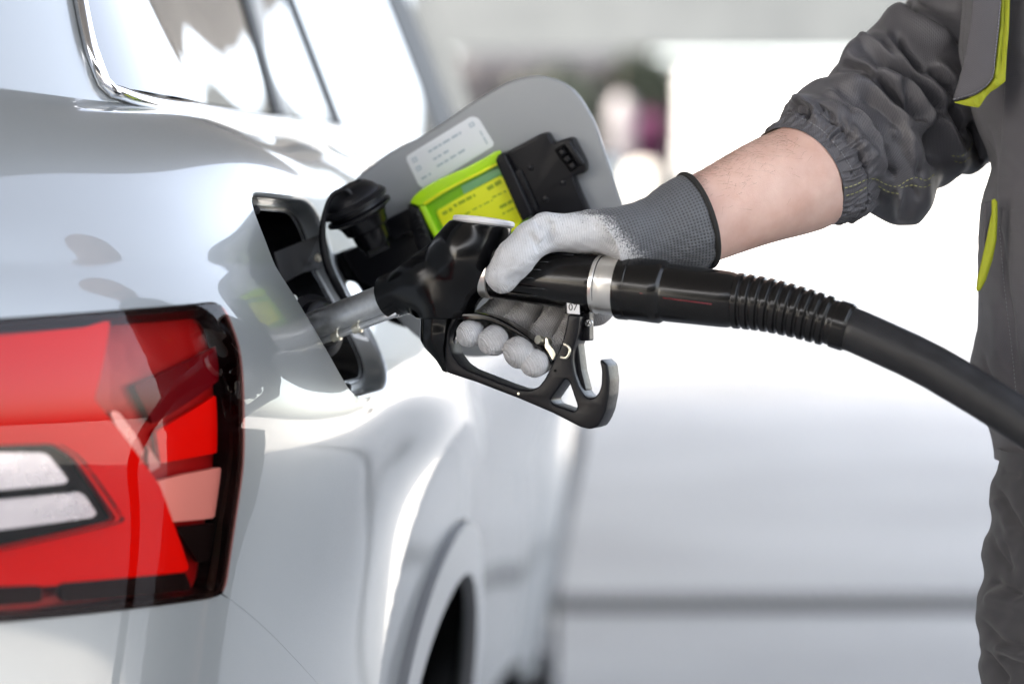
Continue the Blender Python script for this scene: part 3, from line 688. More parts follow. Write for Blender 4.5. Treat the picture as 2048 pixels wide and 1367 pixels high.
# simple inner body to close the shell, roof, far side
V = []; Fc = []
inn = body(np.linspace(.0, dd[-1], 120), np.full(120, .5)); c0 = np.array([-1.05, 0])
axd = Vector((-.0785, -.9969, 0)); mir_o = Vector((-1.05, 3.8, 0)); axn = Vector((.9969, -.0785, 0))
def mirror(p):
    v = Vector(p)-mir_o; return Vector(p)-axn*2*v.dot(axn)
nS = 160; sl_ = np.linspace(0, dd[-1], nS)
for zz in (.30, .6, .9, 1.0, 1.08, 1.15):
    Vb = body(sl_, np.full(nS, zz), -.07)
    V += [tuple(p) for p in Vb]+[tuple(mirror(p)) for p in Vb[::-1]]
K = 2*nS
for r_ in range(5):
    for j in range(K):
        Fc.append((r_*K+j, r_*K+(j+1) % K, (r_+1)*K+(j+1) % K, (r_+1)*K+j))
# leave the inner shell open where the fuel bucket and the wheels sit
VV = np.array(V)
def keep(f):
    c = VV[list(f)].mean(0); 
    if 1.6 < c[1] < 2.95 and c[0] > -.55: return False
    if 4.6 < c[1] < 5.75 and c[0] > -.45: return False
    if c[1] < 1.75 and c[2] > .75 and c[2] < 1.1: return False
    return True
Fc = [f for f in Fc if keep(f)]
mk('inner_body', V, Fc, M['gap'], car, smooth=False)
# far side, built as mirrored panels
def mirrored(name, fn, s0, s1, z0, z1, m, par):
    s = np.linspace(s0, s1, 60); z = np.linspace(z0, z1, 14); S, Z = np.meshgrid(s, z, indexing='ij')
    Pn = fn(S.ravel(), Z.ravel()); V = [tuple(mirror(p)) for p in Pn]; Fc = []
    for i in range(59):
        for j in range(13):
            a = i*14+j; Fc.append((a, a+1, a+15, a+14))
    return mk(name, V, Fc, m, par)
mirrored('quarter_panel', body, 0, D1, .3, 1.17, M['paint'], car)
mirrored('rear_door', body, D1+.004, D2, .3, 1.19, M['paint'], car)
mirrored('front_door', body, D2+.004, D3, .3, 1.19, M['paint'], car)
mirrored('front_wing', body, D3+.004, dd[-1], .3, 1.15, M['paint'], car)
mirrored('side_window', green, .5, sY(4.9), 1.19, 1.60, M['glass'], car)
# greenhouse
SLN = .42
def yl(Y0):
    k = .7 if Y0 < 2.7 else .05
    return lambda s, z: s-(sY(Y0)+(z-1.18)*k)
# rear edge of the side glass: chrome curve
wr = [(sY(2.075), 1.60), (sY(2.055), 1.40), (sY(2.06), 1.30), (sY(2.075), 1.235), (sY(2.105), 1.195), (sY(2.16), 1.178)]
def zroof(s): return np.full(np.shape(s), 1.60)
wpoly = [(sY(2.0), 1.61)]+[]
def winrear(z): # s of the window's rear edge as function of z
    zz = np.array([1.140, 1.153, 1.160, 1.178, 1.200, 1.220, 1.240, 1.30, 1.42, 1.62]); ss = np.array([1.23, 1.140, 1.092, 1.074, 1.071, 1.077, 1.084, 1.108, 1.16, 1.25])
    return herm(zz, ss, z)
gw = lambda s, z: s-winrear(z)
ZG = lambda s, z: z-(zbelt(s)+.011)
patch('rear_pillar', green, lambda s, z: mn(-gw(s, z), z-zbelt(s)+.008, s-.0), 0, 1.45, 1.14, 1.60, .012, .006, M['paint'], car)
patch('quarter_window', green, lambda s, z: mn(gw(s, z)-.002, -yl(2.425)(s, z), ZG(s, z)), 1.03, sY(2.8), 1.15, 1.60, .012, .006, M['glass'], car, lip=.004)
patch('pillar_trim', green, lambda s, z: mn(yl(2.425)(s, z), -yl(2.475)(s, z), ZG(s, z)), sY(2.4), sY(2.9), 1.17, 1.60, .008, .02, M['rubber'], car, off=.003)
patch('window_frame', green, lambda s, z: mn(yl(2.475)(s, z), -yl(2.54)(s, z), ZG(s, z)), sY(2.4), sY(2.9), 1.17, 1.60, .008, .02, M['paint'], car, off=.002)
patch('door_window', green, lambda s, z: mn(yl(2.54)(s, z), -yl(2.80)(s, z), ZG(s, z)), sY(2.4), sY(3.2), 1.17, 1.60, .01, .01, M['glass'], car, lip=.004)
patch('pillar_trim', green, lambda s, z: mn(yl(2.80)(s, z), -yl(2.86)(s, z), ZG(s, z)), sY(2.7), sY(3.2), 1.17, 1.60, .008, .02, M['rubber'], car, off=.003)
patch('door_window', green, lambda s, z: mn(yl(2.86)(s, z), -yl(3.48)(s, z), ZG(s, z)), sY(2.7), sY(3.8), 1.17, 1.60, .01, .01, M['glass'], car, lip=.004)
patch('pillar_trim', green, lambda s, z: mn(yl(3.48)(s, z), -yl(3.75)(s, z), ZG(s, z)), sY(3.3), sY(3.9), 1.17, 1.60, .01, .02, M['rubber'], car, off=.002)
patch('door_window', green, lambda s, z: mn(yl(3.75)(s, z), sY(4.75)-(z-1.2)*1.0-s, ZG(s, z)), sY(3.5), sY(4.8), 1.17, 1.60, .02, .02, M['glass'], car, lip=.004)
# roof and windscreen
V = []; Fc = []; sr = np.linspace(0, sY(4.6), 60); rp = green(sr, np.full(60, 1.60))
for k, p in enumerate(rp):
    q = mirror(p)
    for t in np.linspace(0, 1, 9):
        v = Vector(p).lerp(q, t); V.append((v.x, v.y, v.z+.07*(1-(2*t-1)**2)*min(1, k/20+.2)))
for i in range(59):
    for j in range(8):
        a = i*9+j; Fc.append((a, a+9, a+10, a+1))
mk('roof', V, Fc, M['paint'], car)
pa = [Vector(green(np.array([sY(4.6)]), np.array([1.6]))[0]), Vector(body(np.array([sY(5.0)]), np.array([1.15]))[0])]
pb = [mirror(p) for p in pa]
mk('windscreen', [tuple(pa[0]), tuple(pb[0]), tuple(pb[1]), tuple(pa[1])], [(0, 1, 2, 3)], M['glass'], car, smooth=False)
ha = Vector((PL[0][-1], PL[1][-1], 1.0)); hb = body(np.linspace(sY(4.9), dd[-1]-.05, 30), np.full(30, 1.14)); Vb = [tuple(p) for p in hb]+[tuple(mirror(p)) for p in hb]
mk('bonnet', Vb, [(i, i+1, 31+i, 30+i) for i in range(29)], M['paint'], car)
# chrome belt moulding, follows the window sill and turns up the rear edge
bs = np.linspace(sY(4.75), 1.28, 115); bz = zbelt(bs)+.003
zs = np.array([.0, .25, .5, .75, 1.])
pth = [(a, b) for a, b in zip(bs, bz)]+[(1.20, 1.1582), (1.14, 1.1585), (1.105, 1.161)]
for z_ in (1.170, 1.184, 1.195, 1.21, 1.23, 1.26, 1.30, 1.36, 1.44, 1.52, 1.59): pth.append((float(winrear(z_))-.003, z_))
pth = np.array(pth); d_ = np.r_[0, np.cumsum(np.linalg.norm(np.diff(pth, axis=0), axis=1))]
pth = herm(d_, pth.T, np.linspace(0, d_[-1], 260)).T
cen = green(pth[:, 0], pth[:, 1], .004)
tube('window_moulding', [Vector(c) for c in cen], .0056, M['chrome'], car, 16, squash=.9)
cen2 = green(pth[:, 0], pth[:, 1]-.0105, .003)
tube('window_seal', [Vector(c) for c in green(pth[:110, 0], pth[:110, 1]-.0095, .001)], .0035, M['rubber'], car, 8)
# exterior mirror, far along the side
mp_ = Vector(body(np.array([sY(4.55)]), np.array([1.15]))[0])
mbx = box('mirror_housing', mp_+Vector((.10, 0, .05)), (.20, .12, .14), M['paint'], car, .04)
# door handle
for a, b in ((2.85, 3.03), (3.75, 3.93)):
    h0 = body(np.array([sY(a), sY((a+b)/2), sY(b)]), np.array([.985]*3), .0); h0[1] += np.array([.035, 0, 0]); h0[0] += np.array([.01, 0, 0]); h0[2] += np.array([.01, 0, 0])
    tube('door_handle', [Vector(p) for p in h0], .010, M['paint'], car, 12, n=16)

# ---- tail lamp
tl = root('tail_lamp', tuple(body(np.array([.9]), np.array([.9]))[0]), None, None); setparent(tl, car)
def lp(pts, r=0):
    o = [sz(x, y, sY(2.0)) for x, y in pts]; return rounded(o, r, 4) if r else o
redp = lp([(-190, 690), (180, 655), (235, 640), (200, 800), (330, 970), (392, 1140), (360, 1150), (-190, 1190)])
fr_ = sdpoly(redp); trap = lp([(-190, 895), (118, 888), (158, 915), (250, 1040), (0, 1098), (-190, 1110)], .004); ft = sdpoly(trap)
patch('clear_lens', body, lambda s, z: mn(ft(s, z)-.0, s-.4515), .45, sY(1.82), .76, 1.02, .005, .004, M['lens'], tl, off=.0025, lip=.004)
patch('lens', body, lambda s, z: mn(fl(s, z), -ft(s, z), s-.4515), .45, sY(1.82), .76, 1.02, .005, .004, M['rlens'], tl, off=.0025, lip=.004)
patch('lamp_housing', body, lambda s, z: mn(fl(s, z)-.001, s-.452), .45, sY(1.82), .76, 1.02, .01, .008, M['dred'], tl, off=-.024, lip=0)
# the dark outer ring of the housing between lens edge and body
patch('lens_border', body, lambda s, z: mn(fl(s, z)-.0005, .0035-fl(s, z), s-.452), .45, sY(1.82), .76, 1.02, .0022, .0014, M['blk'], tl, off=.0, lip=.02)
redp = lp([(-190, 690), (180, 655), (235, 640), (200, 800), (330, 970), (392, 1140), (360, 1150), (-190, 1190)])
fr_ = sdpoly(redp); trap = lp([(-190, 895), (118, 888), (158, 915), (250, 1040), (0, 1098), (-190, 1110)], .004); ft = sdpoly(trap)
patch('reflector', body, lambda s, z: mn(fr_(s, z), -ft(s, z), s-.465), .465, sY(1.80), .76, 1.02, .005, .004, M['red'], tl, off=-.006, lip=.014)
patch('lamp_bezel', body, lambda s, z: mn(ft(s, z), s-.465), .465, sY(1.80), .76, 1.02, .006, .005, M['blk'], tl, off=-.012, lip=0)
for q in ([(-190, 906), (112, 905), (156, 966), (-190, 1000)], [(-190, 1020), (180, 984), (213, 1034), (-190, 1088)]):
    f_ = sdpoly(lp(q, .004)); patch('reversing_lamp', body, lambda s, z, f_=f_: mn(f_(s, z), s-.466), .466, sY(1.8), .76, 1.02, .004, .004, M['lampw'], tl, off=-.009, lip=.004)
for q, m_, o_ in (([(234, 820), (258, 826), (300, 880), (306, 905), (298, 926), (284, 924)], 'lampw', -.010), ([(320, 892), (349, 932), (322, 946)], 'lampw', -.012), ([(326, 968), (400, 950), (478, 934), (474, 1036), (374, 1046)], 'pinkref', -.014),
                  ([(380, 1056), (470, 1046), (455, 1120), (425, 1126)], 'blk', -.012), ([(300, 770), (470, 690), (476, 760), (340, 850)], 'maroon', -.016), ([(352, 862), (474, 790), (476, 905), (360, 930)], 'red', -.018)):
    f_ = sdpoly(lp(q, .001)); patch('reflector_facet', body, lambda s, z, f_=f_: mn(f_(s, z), fl(s, z)-.004, s-.466), .6, sY(1.82), .76, 1.02, .003, .003, M[m_], tl, off=o_, lip=.004)
for q in ([(-190, 1180), (90, 1170), (90, 1205), (-190, 1222)], [(125, 1168), (378, 1146), (392, 1178), (125, 1205)]):
    f_ = sdpoly(lp(q)); patch('lower_strip', body, lambda s, z, f_=f_: mn(f_(s, z), s-.466), .466, sY(1.8), .76, 1.02, .005, .003, M['blk'], tl, off=-.003, lip=.004)
# ---- fuel opening: rolled painted lip, black bucket, filler neck
fo = root('fuel_recess', tuple(body(np.array([sY(1.95)]), np.array([1.0]))[0]), None, None); setparent(fo, car)
hl = np.array(rounded(hsz, [.036, .062, .052, .034, .03], 14)); 
def loop_off(pl, d):
    n = len(pl); a = np.roll(pl, 1, 0); b = np.roll(pl, -1, 0); t = b-a; t /= np.linalg.norm(t, axis=1)[:, None]+1e-12
    cw = np.sum(pl[:, 0]*np.roll(pl[:, 1], -1)-np.roll(pl[:, 0], -1)*pl[:, 1]) > 0
    nr = np.stack([-t[:, 1], t[:, 0]], 1)*(1 if cw else -1); return pl+nr*d
def sweep(name, rings, m, par, capb=False, flat=False):
    """rings: (inward offset, depth below the skin)"""
    V = []; n = len(hl)
    for d, h in rings:
        q = loop_off(hl, d); V.append(body(q[:, 0], q[:, 1], -h))
    V = np.concatenate(V); Fc = []
    for k in range(len(rings)-1):
        for j in range(n): Fc.append((k*n+j, k*n+(j+1) % n, (k+1)*n+(j+1) % n, (k+1)*n+j))
    if capb: Fc.append(tuple((len(rings)-1)*n+j for j in range(n)))
    o = mk(name, V, Fc, m, par); shade(o, 50); return o
sweep('rolled_lip', [(-.0002, 0), (.0012, .0003), (.0025, .0014), (.0034, .0030), (.0038, .006), (.0038, .016), (.0045, .018), (.011, .0185), (.0125, .0195)], M['paint'], fo)
sweep('bucket', [(.009, .0175), (.010, .0165), (.0115, .017), (.012, .024), (.012, .062), (.016, .070)], M['bplastic2'], fo, capb=True)
fp = lambda s, z, o: Vector(body(np.array([s]), np.array([z]), o)[0])
# side pockets and details in the bucket
for (s_, z_, dx, dz) in ((sY(1.90), 1.052, .05, .045), (sY(1.97), .955, .05, .03)):
    p = fp(s_, z_, -.055); box('bucket_rib', p, (.02, dx, dz), M['bplastic2'], fo, .004)
pl_ = [P(548, 505, 1.975), P(640, 468, 2.0), P(654, 505, 2.0), P(655, 532, 2.0), P(604, 545, 1.99), P(566, 566, 1.98)]
mk('housing_panel', [tuple(p) for p in pl_]+[tuple(p+Vector((0, .012, 0))) for p in pl_], [(0, 1, 2, 3, 4, 5)]+[(i, (i+1) % 6, 6+(i+1) % 6, 6+i) for i in range(6)], M['bplastic3'], fo, smooth=False)
lathe('filler_neck', P(640, 650, 1.935), P(520, 700, 1.99), [(-.008, .0), (-.008, .016), (-.006, .019), (.0, .021), (.004, .027), (.05, .027)], M['bplastic'], fo)
for (x, y, Y) in ((566, 590, 1.90), (580, 600, 1.905)):
    lathe('latch_pin', P(x, y, Y), P(x+14, y-6, Y-.004), [(0, 0), (0, .0038), (.0008, .0038), (.001, .0015), (.0045, .0015), (.005, .0032), (.0056, .0028), (.0056, 0)], M['steel'], fo, 16)
lathe('screw', P(636, 516, 1.985), P(632, 519, 1.975), [(0, 0), (0, .0035), (.0015, .0025), (.0016, 0)], M['zinc'], fo, 14)
for x, y, Y in ((509, 421, 1.88), (692, 775, 1.945)):
    lathe('rubber_buffer', P(x, y, Y), P(x+6, y-2, Y-.003), [(0, 0), (0, .0035), (.003, .0035), (.004, .002), (.004, 0)], M['rubber'], fo, 14)

# ---- fuel flap (opened), hinge arm, cap
fd = root('fuel_flap', tuple(P(720, 480, 2.02)), None, None); setparent(fd, car)
# plane of the flap: through three points
def plane3(a, b, c):
    n = (b-a).cross(c-a).normalized(); return a, n
FA, FN = plane3(P(700, 380, 2.045), P(1240, 400, 1.99), P(900, 690, 2.045))
if FN.y > 0: FN = -FN
def onp(px, py, A=FA, N=FN, off=0.0):
    o = Vector((0, 0, CZ)); d = (P(px, py, 1)-o); t = (A+N*off-o).dot(N)/d.dot(N); return o+d*t
# flap's own axes: long edge runs up to the right
eu = (onp(1110, 150)-onp(700, 370)).normalized(); ev = FN.cross(eu)
def fuv(px, py, off=0.0):
    q = onp(px, py, off=off)-FA; return (q.dot(eu), q.dot(ev))
def fplate(name, pts, z0, z1, bev, m, par, rnd=0, spl=False, holes=()):
    """plate on the flap's inner face between heights z0..z1 above it (towards the viewer)"""
    pl = [fuv(x, y, (z0+z1)/2) for x, y in pts]
    if spl: pl = splineloop(pl, 160)
    elif np.ndim(rnd) or rnd: pl = rounded(pl, rnd, 7)
    hs = [[fuv(x, y, (z0+z1)/2) for x, y in h] for h in holes]
    return plate(name, pl, abs(z1-z0), bev, FA+FN*((z0+z1)/2), eu, ev, m, par, hs)
flo = [(703, 372), (760, 318), (860, 262), (960, 196), (1030, 160), (1085, 152), (1140, 172), (1185, 232), (1212, 305), (1238, 385), (1262, 470), (1255, 560), (1180, 640), (1060, 690), (930, 712), (860, 690), (800, 640), (745, 560), (712, 470), (694, 410)]
fplate('flap_panel', flo, -.006, 0, .0028, M['flap'], fd, spl=True)
fplate('flap_rim', [( (x-980)*.985+980, (y-430)*.985+430) for x, y in flo], 0, .0012, .0006, M['flap'], fd, spl=True)
st = fplate('sticker', [(810, 314), (943, 232), (957, 236), (990, 290), (850, 378), (838, 372)], .0012, .0016, .0001, M['sticker'], fd, .004)
def dash(x0, y0, x1, y1, wd, m, z0, par, g):
    # broken printed line made of word-length dashes
    L = math.hypot(x1-x0, y1-y0); t = 0; ux, uy = (x1-x0)/L, (y1-y0)/L
    while t < L-2:
        l = min(g.uniform(6, 17), L-t); a = (x0+ux*t, y0+uy*t); b = (x0+ux*(t+l), y0+uy*(t+l)); nx, ny = -uy*wd/2, ux*wd/2
        fplate('printed_line', [(a[0]+nx, a[1]+ny), (b[0]+nx, b[1]+ny), (b[0]-nx, b[1]-ny), (a[0]-nx, a[1]-ny)], z0, z0+.0002, .00002, m, par)
        t += l+g.uniform(2, 5)
gg = random.Random(4)
for l in ((857, 304, 922, 265, 4), (867, 319, 897, 301, 4), (874, 333, 930, 299, 4), (843, 358, 862, 347, 4), (960, 262, 976, 290, 2.5)): dash(*l, M['print'], .0016, st, gg)
for x, y in ((829, 320), (837, 337), (943, 250)):
    fplate('printed_mark', [(x-6, y-2), (x+3, y-7), (x+7, y+1), (x-2, y+6)], .0016, .0018, .00002, M['print'], st, holes=([(x-3, y-1), (x+2, y-4), (x+4, y), (x-1, y+3)],))
# black moulding on the flap: right-hand holder block
hb_ = fplate('holder_moulding', [(1012, 305), (1085, 266), (1098, 264), (1110, 285), (1140, 274), (1150, 276), (1176, 328), (1174, 345), (1150, 350), (1163, 385), (1186, 435), (1080, 440), (1050, 420)], .0015, .015, .0022, M['bplastic'], fd, [.003, .006, .004, .003, .004, .004, .004, .003, .002, .004, .004, .004, .004])
fplate('holder_edge', [(996, 318), (1003, 306), (1014, 303), (1030, 335), (1072, 425), (1050, 440), (1040, 420)], .0015, .022, .002, M['bplastic'], hb_, .002)
fplate('raised_rib', [(1020, 345), (1042, 337), (1052, 360), (1078, 420), (1060, 430), (1030, 370)], .015, .018, .001, M['bplastic'], hb_, .002)
fplate('catch_recess', [(1108, 300), (1128, 288), (1160, 330), (1142, 345)], .013, .0165, .001, M['gap'], hb_, .002)
for k in range(3):
    x, y = 1120+k*10, 303+k*13
    fplate('catch_tooth', [(x-3, y+1), (x+6, y-6), (x+13, y+3), (x+4, y+10)], .0165, .0205, .001, M['bplastic'], hb_, .0008)
fplate('catch_arm', [(1130, 287), (1140, 283), (1168, 325), (1160, 334)], .0165, .0215, .001, M['bplastic'], hb_, .001)
for x, y in ((1127, 366), (1062, 335), (1092, 398)):
    a = onp(x, y, off=.014); lathe('rivet', a, a+FN, [(0, .003), (.0015, .0026), (.0022, .0012), (.0023, 0)], M['bplastic'], hb_, 12)
lh = fplate('left_holder', [(820, 406), (842, 414), (852, 440), (872, 492), (850, 515), (835, 480), (822, 440)], .0015, .018, .0018, M['bplastic'], fd, .002)
for k in range(4):
    x, y = 828+k*5, 428+k*14; fplate('clip_tooth', [(x-5, y), (x+8, y-4), (x+11, y+3), (x-2, y+8)], .018, .0215, .0008, M['bplastic'], lh, .0006)
fplate('hinge_bar', [(770, 440), (826, 412), (838, 440), (830, 458), (786, 480)], .0015, .012, .002, M['bplastic'], fd, .003)
# hinge arm from flap into recess
arm = fplate('hinge_arm', [(662, 512), (700, 494), (770, 510), (800, 560), (840, 622), (842, 660), (780, 640), (742, 600), (716, 560), (690, 560)], -.028, -.007, .003, M['bplastic2'], fd, .006)
fplate('hinge_web', [(686, 505), (760, 470), (830, 470), (880, 520), (870, 600), (800, 600), (720, 560)], .0015, .007, .0018, M['bplastic'], fd, .004)
# lime ice scraper clipped in its holder on the flap
isc = root('ice_scraper', tuple(P(940, 400, 2.0)), 'translucent lime green ice scraper clipped inside the open fuel flap', 'ice scraper')
fplate('scraper_body', [(821, 405), (838, 384), (880, 360), (930, 338), (975, 312), (1001, 300), (999, 318), (1030, 372), (1060, 432), (1040, 470), (885, 500), (850, 440)], .004, .012, .0012, M['lime3'], isc, .002)
fplate('upper_band', [(820, 405), (828, 392), (845, 377), (880, 357), (930, 336), (970, 315), (990, 303), (1001, 300), (1003, 306), (996, 326), (960, 345), (915, 366), (878, 385), (848, 408), (838, 412)], .012, .0165, .0014, M['lime'], isc, .002)
fplate('band_ridge', [(846, 406), (880, 383), (918, 363), (960, 342), (994, 325), (995, 330), (961, 348), (920, 368), (884, 388), (850, 411)], .0155, .0175, .0005, M['lime2'], isc)
fplate('tinted_window', [(922, 372), (960, 352), (996, 333), (1004, 348), (928, 388)], .012, .0128, .0003, M['teal'], isc)
lb_ = fplate('scraper_label', [(872, 422), (930, 388), (1003, 350), (1012, 362), (1050, 432), (1030, 462), (900, 480), (890, 462)], .012, .0132, .0003, M['lime2'], isc, .003)
g2 = random.Random(9)
for l in ((885, 428, 905, 417, 7), (908, 412, 950, 390, 6), (975, 378, 1003, 362, 8), (905, 440, 940, 424, 3), (945, 420, 985, 400, 3), (985, 395, 1012, 382, 3), (1000, 415, 1028, 400, 6), (1005, 428, 1036, 412, 3)): dash(*l, M['limeprint'], .0132, lb_, g2)
fplate('side_rib', [(838, 412), (850, 410), (884, 478), (876, 486)], .012, .0155, .0008, M['lime'], isc)
# fuel cap hung on the flap
fc_ = root('fuel_cap', tuple(P(730, 440, 1.985)), None, None); setparent(fc_, car)
ca_ = P(712, 412, 1.985); ax_ = (P(760, 505, 1.995)-ca_).normalized()
lathe('cap_disc', ca_-ax_*.004, ca_+ax_, [(-.004, 0), (-.004, .012), (-.002, .026), (.001, .0285), (.0035, .0285), (.0045, .024), (.007, .0245), (.0085, .0285), (.0105, .0285), (.0115, .026), (.014, .022)], M['bplastic'], fc_)
lathe('cap_neck', ca_+ax_*.010, ca_+ax_*2, [(0, .022), (.004, .020), (.010, .0185), (.012, .0150), (.022, .0145), (.026, .0125), (.027, 0)], M['bplastic2'], fc_)
n1 = Vector((1, 0, 0)); n1 = (n1-ax_*n1.dot(ax_)).normalized(); n2 = ax_.cross(n1)
rot = Matrix((n1, n2, ax_)).transposed()
lathe('cap_dome', ca_-ax_*.004, ca_+ax_, [(-.0150, 0), (-.0146, .009), (-.0125, .0165), (-.008, .0215), (-.003, .0243), (0, .0252)], M['bplastic'], fc_)
box('cap_grip', ca_-ax_*.0155, (.030, .007, .008), M['bplastic'], fc_, .004, rot)
box('cap_catch', ca_+ax_*.034, (.022, .016, .018), M['bplastic2'], fc_, .003, rot)
pp = [P(700, 425, 1.972), P(705, 395, 1.965), P(692, 380, 1.962), P(668, 388, 1.962), P(650, 425, 1.963), P(645, 470, 1.965), P(655, 530, 1.968), P(676, 575, 1.972), P(690, 600, 1.98)]
tube('cap_tether', pp, [.0018]*5+[.0024, .003, .003, .0026], M['bplastic'], fc_, 10, n=60, squash=1.2)
for x, y in ((796, 405), (792, 432)):
    pass

# ================================================================== FUEL NOZZLE
YAW = R(20); TAN = math.tan(YAW)
nX = Vector((math.cos(YAW), -math.sin(YAW), 0)); nY = Vector((math.sin(YAW), math.cos(YAW), 0)); nZ = Vector((0, 0, 1)); NO = Vector((0, 1.84, CZ))
def NP(px, py, d=0.0):
    """point at signed distance d behind the nozzle's mid plane, seen at this pixel"""
    k = (px-1024)/F; o = NO+nY*d      # (x,y)=(kY,Y): (p-o).nY=0
    Y = o.dot(nY)/(k*nY.x+nY.y); return P(px, py, Y)
def nuv(px, py, d=0.0):
    q = NP(px, py, d)-NO; return (q.dot(nX), q.z)
PXM = 1.84/F
noz = root('fuel_nozzle', tuple(NP(900, 600)), 'glossy black fuel nozzle with silver spout, held in the filler of the car', 'fuel nozzle')
def nplate(name, pts, d0, d1, bev, m, par, rnd=0, spl=False, holes=(), hr=0):
    pl = [nuv(x, y, d0) for x, y in pts]
    if spl: pl = splineloop(pl, 150)
    elif np.ndim(rnd) or rnd: pl = rounded(pl, rnd, 7)
    hs = [rounded([nuv(x, y, d0) for x, y in h], hr, 6) if hr else [nuv(x, y, d0) for x, y in h] for h in holes]
    # frame (nX,nZ): ez = nX x nZ = -nY
    return plate(name, pl, abs(d1-d0), bev, NO+nY*((d0+d1)/2), nX, nZ, m, par, hs)
# spout
sa, sb = NP(786, 592), P(604, 662, 1.918); sdir = (sb-sa).normalized(); sc = sb+sdir*.075
sp_ = tube('spout', [sa-sdir*.01, sa, sa.lerp(sb, .5), sb, sc], [.0122, .0122, .0119, .0116, .0112], M['steel'], noz, 36, n=30)
dn = (Vector((0, 0, -1))-sdir*Vector((0, 0, -1)).dot(sdir)).normalized(); vw = Vector((0, -1, 0))
ro = dn*.0132+Vector((0, -.004, 0))
tube('sensor_tube', [sa+ro*1.02, sb+ro, sb+sdir*.03+ro], .0028, M['steel'], sp_, 12, n=10)
for t in (.43, .66, .93):
    c = sa.lerp(sb, t)+ro*1.05
    lathe('retaining_clip', c-sdir*.003, c+sdir*.004, [(-.001, .002), (0, .0042), (.002, .0044), (.003, .0030), (.005, .0036), (.0065, .0036), (.007, .002)], M['zinc'], sp_, 14)
# body shell
def q3(px, py, d=0.0): return np.array(NP(px, py, d))
H1, H2, H3, H4 = q3(967, 452), q3(945, 520), q3(893, 610), q3(884, 640)
S1, S2, S3 = q3(782, 595), q3(850, 560), q3(925, 505)
sdv = np.array(-sdir); capn = np.array((math.sin(R(7)), 0, math.cos(R(7)))); capp = q3(967, 447)
def body_nozzle(p):
    a = cap(p, H1, H2, .0215, .0205); b = cap(p, H2, H3, .0205, .0175); c = cap(p, H3, H4, .0175, .0150)
    head = smin(smin(a, b, .018), c, .016)
    s = smin(cap(p, S1-sdv*.02, S2, .0168, .0185), cap(p, S2, S3, .0185, .0215), .012)
    d = smin(head, s, .018)
    g = cap(p, q3(935, 536), q3(955, 540), .0165, .0155); d = smin(d, g, .012)
    d = smax(d, (p-capp)@capn, .0018)                              # flat top under the cap
    d = smax(d, -((p-q3(770, 598))@sdv)+.0, .002)                  # square socket end
    d = smax(d, -(p[:, 2]-q3(870, 637)[2]), .0012)                 # seam to the guard
    return d
sdf_mesh(body_nozzle, np.minimum(q3(760, 640), q3(1040, 640))-.035, np.maximum(q3(760, 420), q3(1040, 420))+.035, .0012, 'valve_body', M['gloss'], noz)
# two vertical flutes under the cap
for x in (934, 942, 948):
    tube('flute', [NP(x+2, 446, -.0195), NP(x, 462, -.0208), NP(x-3, 485, -.0203), NP(x-7, 505, -.0185)], [.0011, .0014, .0010, .0004], M['gloss'], noz, 8, n=12)
# cap on top
cn = Vector(capn); ct = Vector(capp)
lathe('top_cap', ct, ct+cn, [(-.001, 0), (-.001, .0222), (.0004, .0238), (.0028, .0238), (.0038, .0230), (.0044, .020), (.0050, .010), (.0052, 0)], M['whitecap'], noz, 56)
# lower shield below the seam
lo_ = [(840, 633), (926, 633), (915, 660), (905, 695), (900, 722), (896, 743), (888, 742), (872, 728), (857, 704), (847, 668)]
LA, LB, LC = q3(880, 628), q3(878, 672), q3(893, 733)
def lowshield(p):
    d = smin(cap(p, LA, LB, .0158, .0125), cap(p, LB, LC, .0125, .0045), .008)
    return smax(d, p[:, 2]-q3(870, 634)[2], .001)
sdf_mesh(lowshield, np.minimum(q3(830, 760), q3(930, 760))-.02, np.maximum(q3(830, 620), q3(930, 620))+.02, .0012, 'front_shield', M['gloss'], noz)
# grip
ga, gb = NP(925, 541), NP(1205, 569); gd = (gb-ga).normalized(); gl = (gb-ga).length
lathe('grip', ga, gb, [(0, .0160), (.03, .0182), (gl*.45, .0196), (gl*.7, .0208), (gl*.93, .0217), (gl-.001, .0217), (gl+.001, .0205)], M['swivel'], noz, 64)
lathe('grip_band', ga+gd*.004, ga+gd, [(0, .0172), (.0005, .0184), (.0215, .0192), (.022, .0180)], M['silver'], noz, 48)
up = (nZ-gd*nZ.dot(gd)).normalized(); fr0 = -gd.cross(up)
if fr0.y > 0: fr0 = -fr0
for k, an in enumerate((62, 40, 20, 0, -20, -40)):
    dd_ = fr0*math.cos(R(an))+up*math.sin(R(an)); l0, l1 = .25, (.62, .66, .62, .58, .66, .6)[k]
    pts = []; 
    for t in np.linspace(l0, l1, 7):
        rr_ = .0182+(.0211-.0182)*t; pts.append(ga+gd*(gl*t)+dd_*(rr_+.0004))
    tube('grip_rib', pts, [.0004, .0012, .0015, .0015, .0015, .0013, .0004], M['swivel'], noz, 10)
tube('inventory_strip', [ga+gd*(gl*t)+(fr0*math.cos(R(74))+up*math.sin(R(74)))*.0206 for t in (.5, .65, .8)], [.0014, .0016, .0014], M['bplastic'], noz, 8)
# underside fairing of the grip above the lever opening
sdf_mesh(lambda p: smin(cap(p, q3(930, 572), q3(1010, 566), .0095, .009), cap(p, q3(1010, 566), q3(1130, 588), .009, .0110), .01),
         np.minimum(q3(905, 640), q3(1160, 640))-.02, np.maximum(q3(905, 560), q3(1160, 560))+.02, .0018, 'grip_fairing', M['swivel'], noz)
